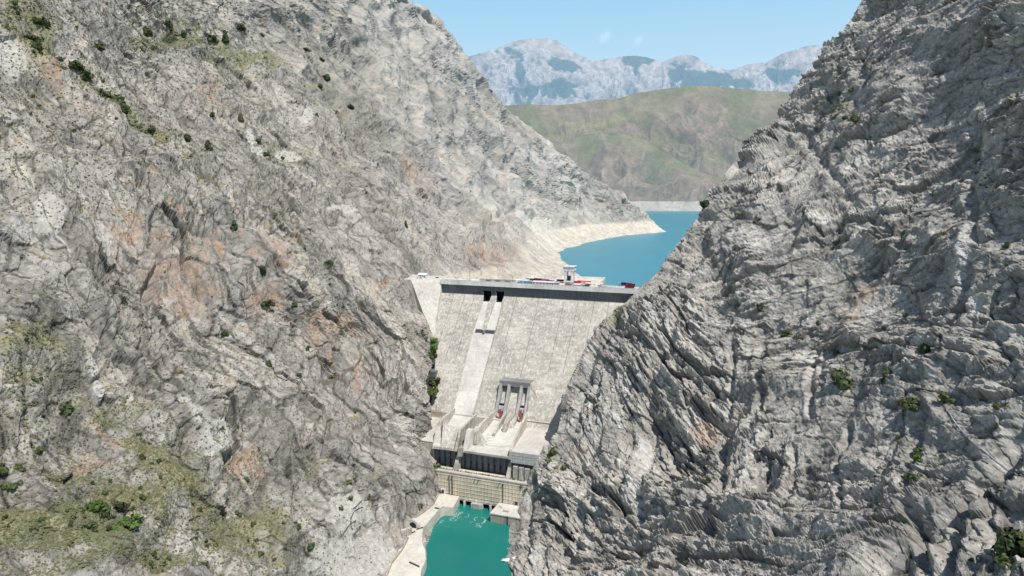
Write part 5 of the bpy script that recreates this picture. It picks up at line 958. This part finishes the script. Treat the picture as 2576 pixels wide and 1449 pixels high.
# the many small ones nothing tells apart
def scatter(S, n, box, lo, hi, mats, label, group, gate=.3, kinds=('round', 'wide')):
    k = 0; tries = 0
    while k < n and tries < 9000:
        tries += 1; x = random.uniform(box[0], box[1]); y = random.uniform(box[2], box[3]); i, j = S.idx(x, y)
        if abs(S.over[i, j]) < 14 or (S.over[i, j] > 0): continue
        if S.g[i, j] < gate and random.random() > .06: continue
        bush(S, x, y, random.uniform(lo, hi), random.choice(kinds), random.choice(mats), label, group); k += 1
scatter(SL, 60, (0, 900, 0, 480), 7, 15, (LD, LD, LO), 'one of the small dark bushes dotting the upper left mountainside', 'small bushes on the upper left mountainside', .4)
scatter(SL, 100, (0, 900, 860, 1449), 8, 17, (LD, LG, LO), 'one of the small shrubs dotting the lower left slope', 'small shrubs on the lower left slope', .4)
scatter(SR, 60, (1500, 2570, 200, 1440), 7, 14, (LD, LO, LG), 'one of the small shrubs clinging to the right rock wall', 'small shrubs on the right rock wall', .35)
# low tufts beyond counting
def tufts(S, n, name, label, dens, m, lo=.22, hi=.8):
    nr, nc = S.X.shape; v = []; f = []; c = 0; W = dens.ravel(); ok = (S.over.ravel() < -6) & (S.P[..., 1].ravel() < 1150) & (S.Y.ravel() > -20) & (S.Y.ravel() < 1470) & (S.X.ravel() > -20) & (S.X.ravel() < 2600); W = W * ok; W = W / W.sum()
    idx = rng.choice(len(W), n, p=W, replace=False); P = S.P.reshape(-1, 3)[idx]; R = rng.uniform(lo, hi, n) * (.6 + np.linalg.norm(P, axis=1) / 900)
    base = np.array([(1, 0, 0), (.31, .95, .1), (-.81, .59, 0), (-.81, -.59, .1), (.31, -.95, 0), (.1, .05, 1), (.45, .3, .75), (-.4, .25, .7), (0, -.45, .75)]); fc = [(0, 1, 6), (1, 2, 7), (2, 3, 7), (3, 4, 8), (4, 0, 8), (0, 6, 8), (1, 7, 6), (3, 8, 7), (6, 7, 5), (7, 8, 5), (8, 6, 5)]
    A = rng.uniform(0, 6.28, n); ca = np.cos(A); sa = np.sin(A); J = rng.uniform(.7, 1.3, (n, 9, 1)); B_ = base[None] * J
    V = np.stack([B_[..., 0] * ca[:, None] - B_[..., 1] * sa[:, None], B_[..., 0] * sa[:, None] + B_[..., 1] * ca[:, None], B_[..., 2] * .9 - .1], -1) * R[:, None, None] + P[:, None]
    F_ = (np.array(fc)[None] + 9 * np.arange(n)[:, None, None]).reshape(-1, 3); me = bpy.data.meshes.new(name); me.vertices.add(n * 9); me.vertices.foreach_set('co', V.astype(np.float32).ravel())
    me.loops.add(F_.size); me.loops.foreach_set('vertex_index', F_.astype(np.int32).ravel()); me.polygons.add(len(F_)); me.polygons.foreach_set('loop_start', np.arange(len(F_), dtype=np.int32) * 3); me.update(calc_edges=True); me.materials.append(m)
    o = bpy.data.objects.new(name, me); col.objects.link(o); tag(o, label, 'ground cover', kind='stuff')
lowl = sstep(700, 1000, SL.Y) * sstep(950, 650, SL.X)
tufts(SL, 24000, 'grass_tufts', 'countless low dark tufts and scrub sprinkled over the left mountainside', .05 + SL.g ** 1.2 * 1.0 + .5 * lowl + .5 * sstep(950, 700, SL.X) * (SL.Y < 560), LO)
tufts(SR, 2200, 'grass_tufts', 'countless low tufts in the cracks of the right rock wall', .04 + SR.g * 1.0, LO, .3, .8)
# grass strip on the powerhouse terrace
v = []; f = []
for i in range(700):
    p = wor(random.uniform(-12, 76), random.uniform(169.6, 174), 28.8); a = random.uniform(0, PI); h = random.uniform(.3, 1.3); w_ = random.uniform(.3, .8); o = len(v); dx = math.cos(a) * w_; dy = math.sin(a) * w_
    v += [(p[0] - dx, p[1] - dy, p[2]), (p[0] + dx, p[1] + dy, p[2]), (p[0] + dx * .6, p[1] + dy * .6, p[2] + h), (p[0] - dx * .7, p[1] - dy * .7, p[2] + h * .8)]; f.append((o, o + 1, o + 2, o + 3))
me = bpy.data.meshes.new('terrace_grass'); me.from_pydata(v, [], f); me.materials.append(leaf_mat('dry_grass', (.17, .17, .07), (.32, .30, .14))); o = bpy.data.objects.new('terrace_grass', me); col.objects.link(o); tag(o, 'yellow green grass strip growing on the powerhouse terrace', 'grass', kind='stuff')

# ------------------------------------------------------------------ small works on the rock
def follow(S, pts, lift=.6, n=10):
    out = []
    for (x0, y0), (x1, y1) in zip(pts, pts[1:]):
        for k in range(n): out.append(S.at(x0 + (x1 - x0) * k / n, y0 + (y1 - y0) * k / n) + np.array([0, 0, lift]))
    out.append(S.at(*pts[-1]) + np.array([0, 0, lift])); out = np.array(out)
    for _ in range(2): out[1:-1] = (out[:-2] + 2 * out[1:-1] + out[2:]) / 4
    return out
def pipe(S, pts, w_, mt, name, label, cat, lift=.6, off=0, wallh=0, parent=None):
    Q = follow(S, pts, lift); m = MB()
    for a, b_ in zip(Q, Q[1:]):
        if wallh: m.hexa([a - [0, 0, wallh], b_ - [0, 0, wallh], b_ + [0, w_, -wallh], a + [0, w_, -wallh]], [a, b_, b_ + [0, w_, 0], a + [0, w_, 0]])
        else: m.bar(a + [off, 0, 0], b_ + [off, 0, 0], w_, 5)
    o = m.build(name, mt, parent, flip=False)
    return tag(o, label, cat) if parent is None else o
pipe(SL, [(590, 690), (612, 724), (636, 790), (652, 850), (672, 900), (690, 940), (712, 962), (750, 960), (772, 980)], .45, DGR, 'cableway', 'long thin dark cable run dropping down the left cliff to the gallery', 'cable', .9)
pipe(SL, [(862, 1345), (878, 1318), (884, 1290), (912, 1275)], .6, DGR, 'drainage_channel', 'dark winding channel on the pale slab near the quay', 'channel', .5)
pipe(SL, [(658, 451), (688, 453), (722, 455)], 1., CD, 'low_stone_wall', 'straight dark wall on the pale slope below the scree fan', 'wall', 1.2, wallh=2)
pipe(SL, [(650, 562), (676, 528), (712, 486)], .5, DGR, 'trail_edge', 'dark diagonal trail edge climbing the pale slope', 'trail', .5)
pipe(SL, [(700, 470), (728, 482), (776, 480)], 1., CD, 'low_stone_wall', 'dark broken wall right of the straight one on the pale slope', 'wall', 1., wallh=1.8)
for off, lab in ((0, 'left pipe of the double pipeline dropping down the right mountain'), (2.4, 'right pipe of the double pipeline dropping down the right mountain')):
    pipe(SR, [(2073, 222), (2080, 262), (2090, 300), (2102, 342), (2078, 352), (2060, 368), (2030, 396), (1998, 420), (1975, 428)], .45, GRY if off else DGR, 'pipeline', lab, 'pipeline', .9, off)
pipe(SR, [(2400, 1050), (2425, 1090), (2450, 1120), (2490, 1150), (2540, 1170)], .4, GRY, 'pipeline', 'thin grey pipe slanting across the lower right wall', 'pipeline', .8)
# slatted gallery
ga = empty('rockfall_gallery', 'curved slatted wooden gallery clinging to the left cliff beside the dam', 'gallery'); GP = [(815, 951), (848, 945), (872, 930), (892, 915), (908, 900), (912, 888)]
pipe(SL, GP, .5, plain('weathered_wood', (.26, .22, .18), .9), 'slat_wall', '', '', 4.2, wallh=4.4, parent=ga)
for q in follow(SL, GP, 4.6, 3): MB().bar(q - [0, .4, 5.2], q - [0, .4, 0], .3).build('post', plain('post_wood', (.16, .13, .11), .9) if 'post_wood' not in bpy.data.materials else bpy.data.materials['post_wood'], ga, flip=False)
# little hut by the scree fan
p = SL.at(655, 341); h = empty('stone_hut', 'tiny dark hut alone above the scree fan on the left mountain', 'hut', tuple(p)); MB().box(-3, 3, -2.5, 2.5, -2, 3.4).build('walls', plain('hut_wood', (.12, .09, .08), .9), h); MB().hexa([(-3.6, -3, 3.4), (3.6, -3, 3.4), (3.6, 3, 3.4), (-3.6, 3, 3.4)], [(-3.6, -.2, 4.8), (3.6, -.2, 4.8), (3.6, .2, 4.8), (-3.6, .2, 4.8)]).build('roof', GRY, h); MB().box(-.6, .8, 2.5, 2.58, 0, 2.2).build('door', DK, h)
# concrete apron with railings on the ledge left of the dam toe
o = damroot('toe_railing', 'rusty railing frame on the concrete ledge left of the dam toe', 'railing'); m = MB()
for s_ in (-50, -48, -46, -44): m.bar((s_, 97, 57.3), (s_, 97, 61), .2)
m.bar((-50, 97, 61), (-44, 97, 61), .2); m.bar((-50, 97, 59.3), (-44, 97, 59.3), .15); m.build('rail', plain('rusty_iron', (.2, .12, .08), .8), o)
# ------------------------------------------------------------------ two wisps of cloud
cm = bpy.data.materials.new('cloud_vapour'); cm.use_nodes = True; nt = cm.node_tree; nt.nodes.clear(); out = nt.nodes.new('ShaderNodeOutputMaterial'); vs = nt.nodes.new('ShaderNodeVolumePrincipled'); vs.inputs['Color'].default_value = (1, 1, 1, 1); vs.inputs['Anisotropy'].default_value = .2
tc = N_(nt, 'ShaderNodeTexCoord'); n = N_(nt, 'ShaderNodeTexNoise', Scale=1.6, Detail=4.); nt.links.new(tc.outputs['Object'], n.inputs['Vector'])
ln = nt.nodes.new('ShaderNodeVectorMath'); ln.operation = 'LENGTH'; nt.links.new(tc.outputs['Object'], ln.inputs[0]); fall = ramp(nt, ln.outputs['Value'], [(.15, 1), (.95, 0)]); d1 = ramp(nt, n.outputs[0], [(.38, 0), (.65, 1)])
ml = nt.nodes.new('ShaderNodeMath'); ml.operation = 'MULTIPLY'; nt.links.new(fall, ml.inputs[0]); nt.links.new(d1, ml.inputs[1]); m2 = nt.nodes.new('ShaderNodeMath'); m2.operation = 'MULTIPLY'; m2.inputs[1].default_value = .0018; nt.links.new(ml.outputs[0], m2.inputs[0]); m3 = nt.nodes.new('ShaderNodeMath'); m3.operation = 'MULTIPLY'; m3.inputs[1].default_value = .0010; nt.links.new(ml.outputs[0], m3.inputs[0]); nt.links.new(m3.outputs[0], vs.inputs['Emission Strength']); vs.inputs['Emission Color'].default_value = (1, 1, 1, 1); nt.links.new(m2.outputs[0], vs.inputs['Density']); nt.links.new(vs.outputs[0], out.inputs['Volume'])  # added emission whitens the vapour in place of scattered sunlight
for x, y, w_, h_, lab in ((1522, 93, 17, 24, 'larger left wisp of white cloud above the distant peaks'), (1607, 101, 13, 18, 'smaller right wisp of white cloud above the distant peaks')):
    p = at_y(x, y, 16000); bm = bmesh.new(); bmesh.ops.create_icosphere(bm, subdivisions=3, radius=1); me = bpy.data.meshes.new('cloud'); bm.to_mesh(me); bm.free(); me.materials.append(cm); o = bpy.data.objects.new('cloud', me); col.objects.link(o)
    o.location = tuple(p); o.scale = (w_ / F * 16000, 160, h_ / F * 16000); o.rotation_euler = (0, .35, 0); tag(o, lab, 'cloud', kind='structure')
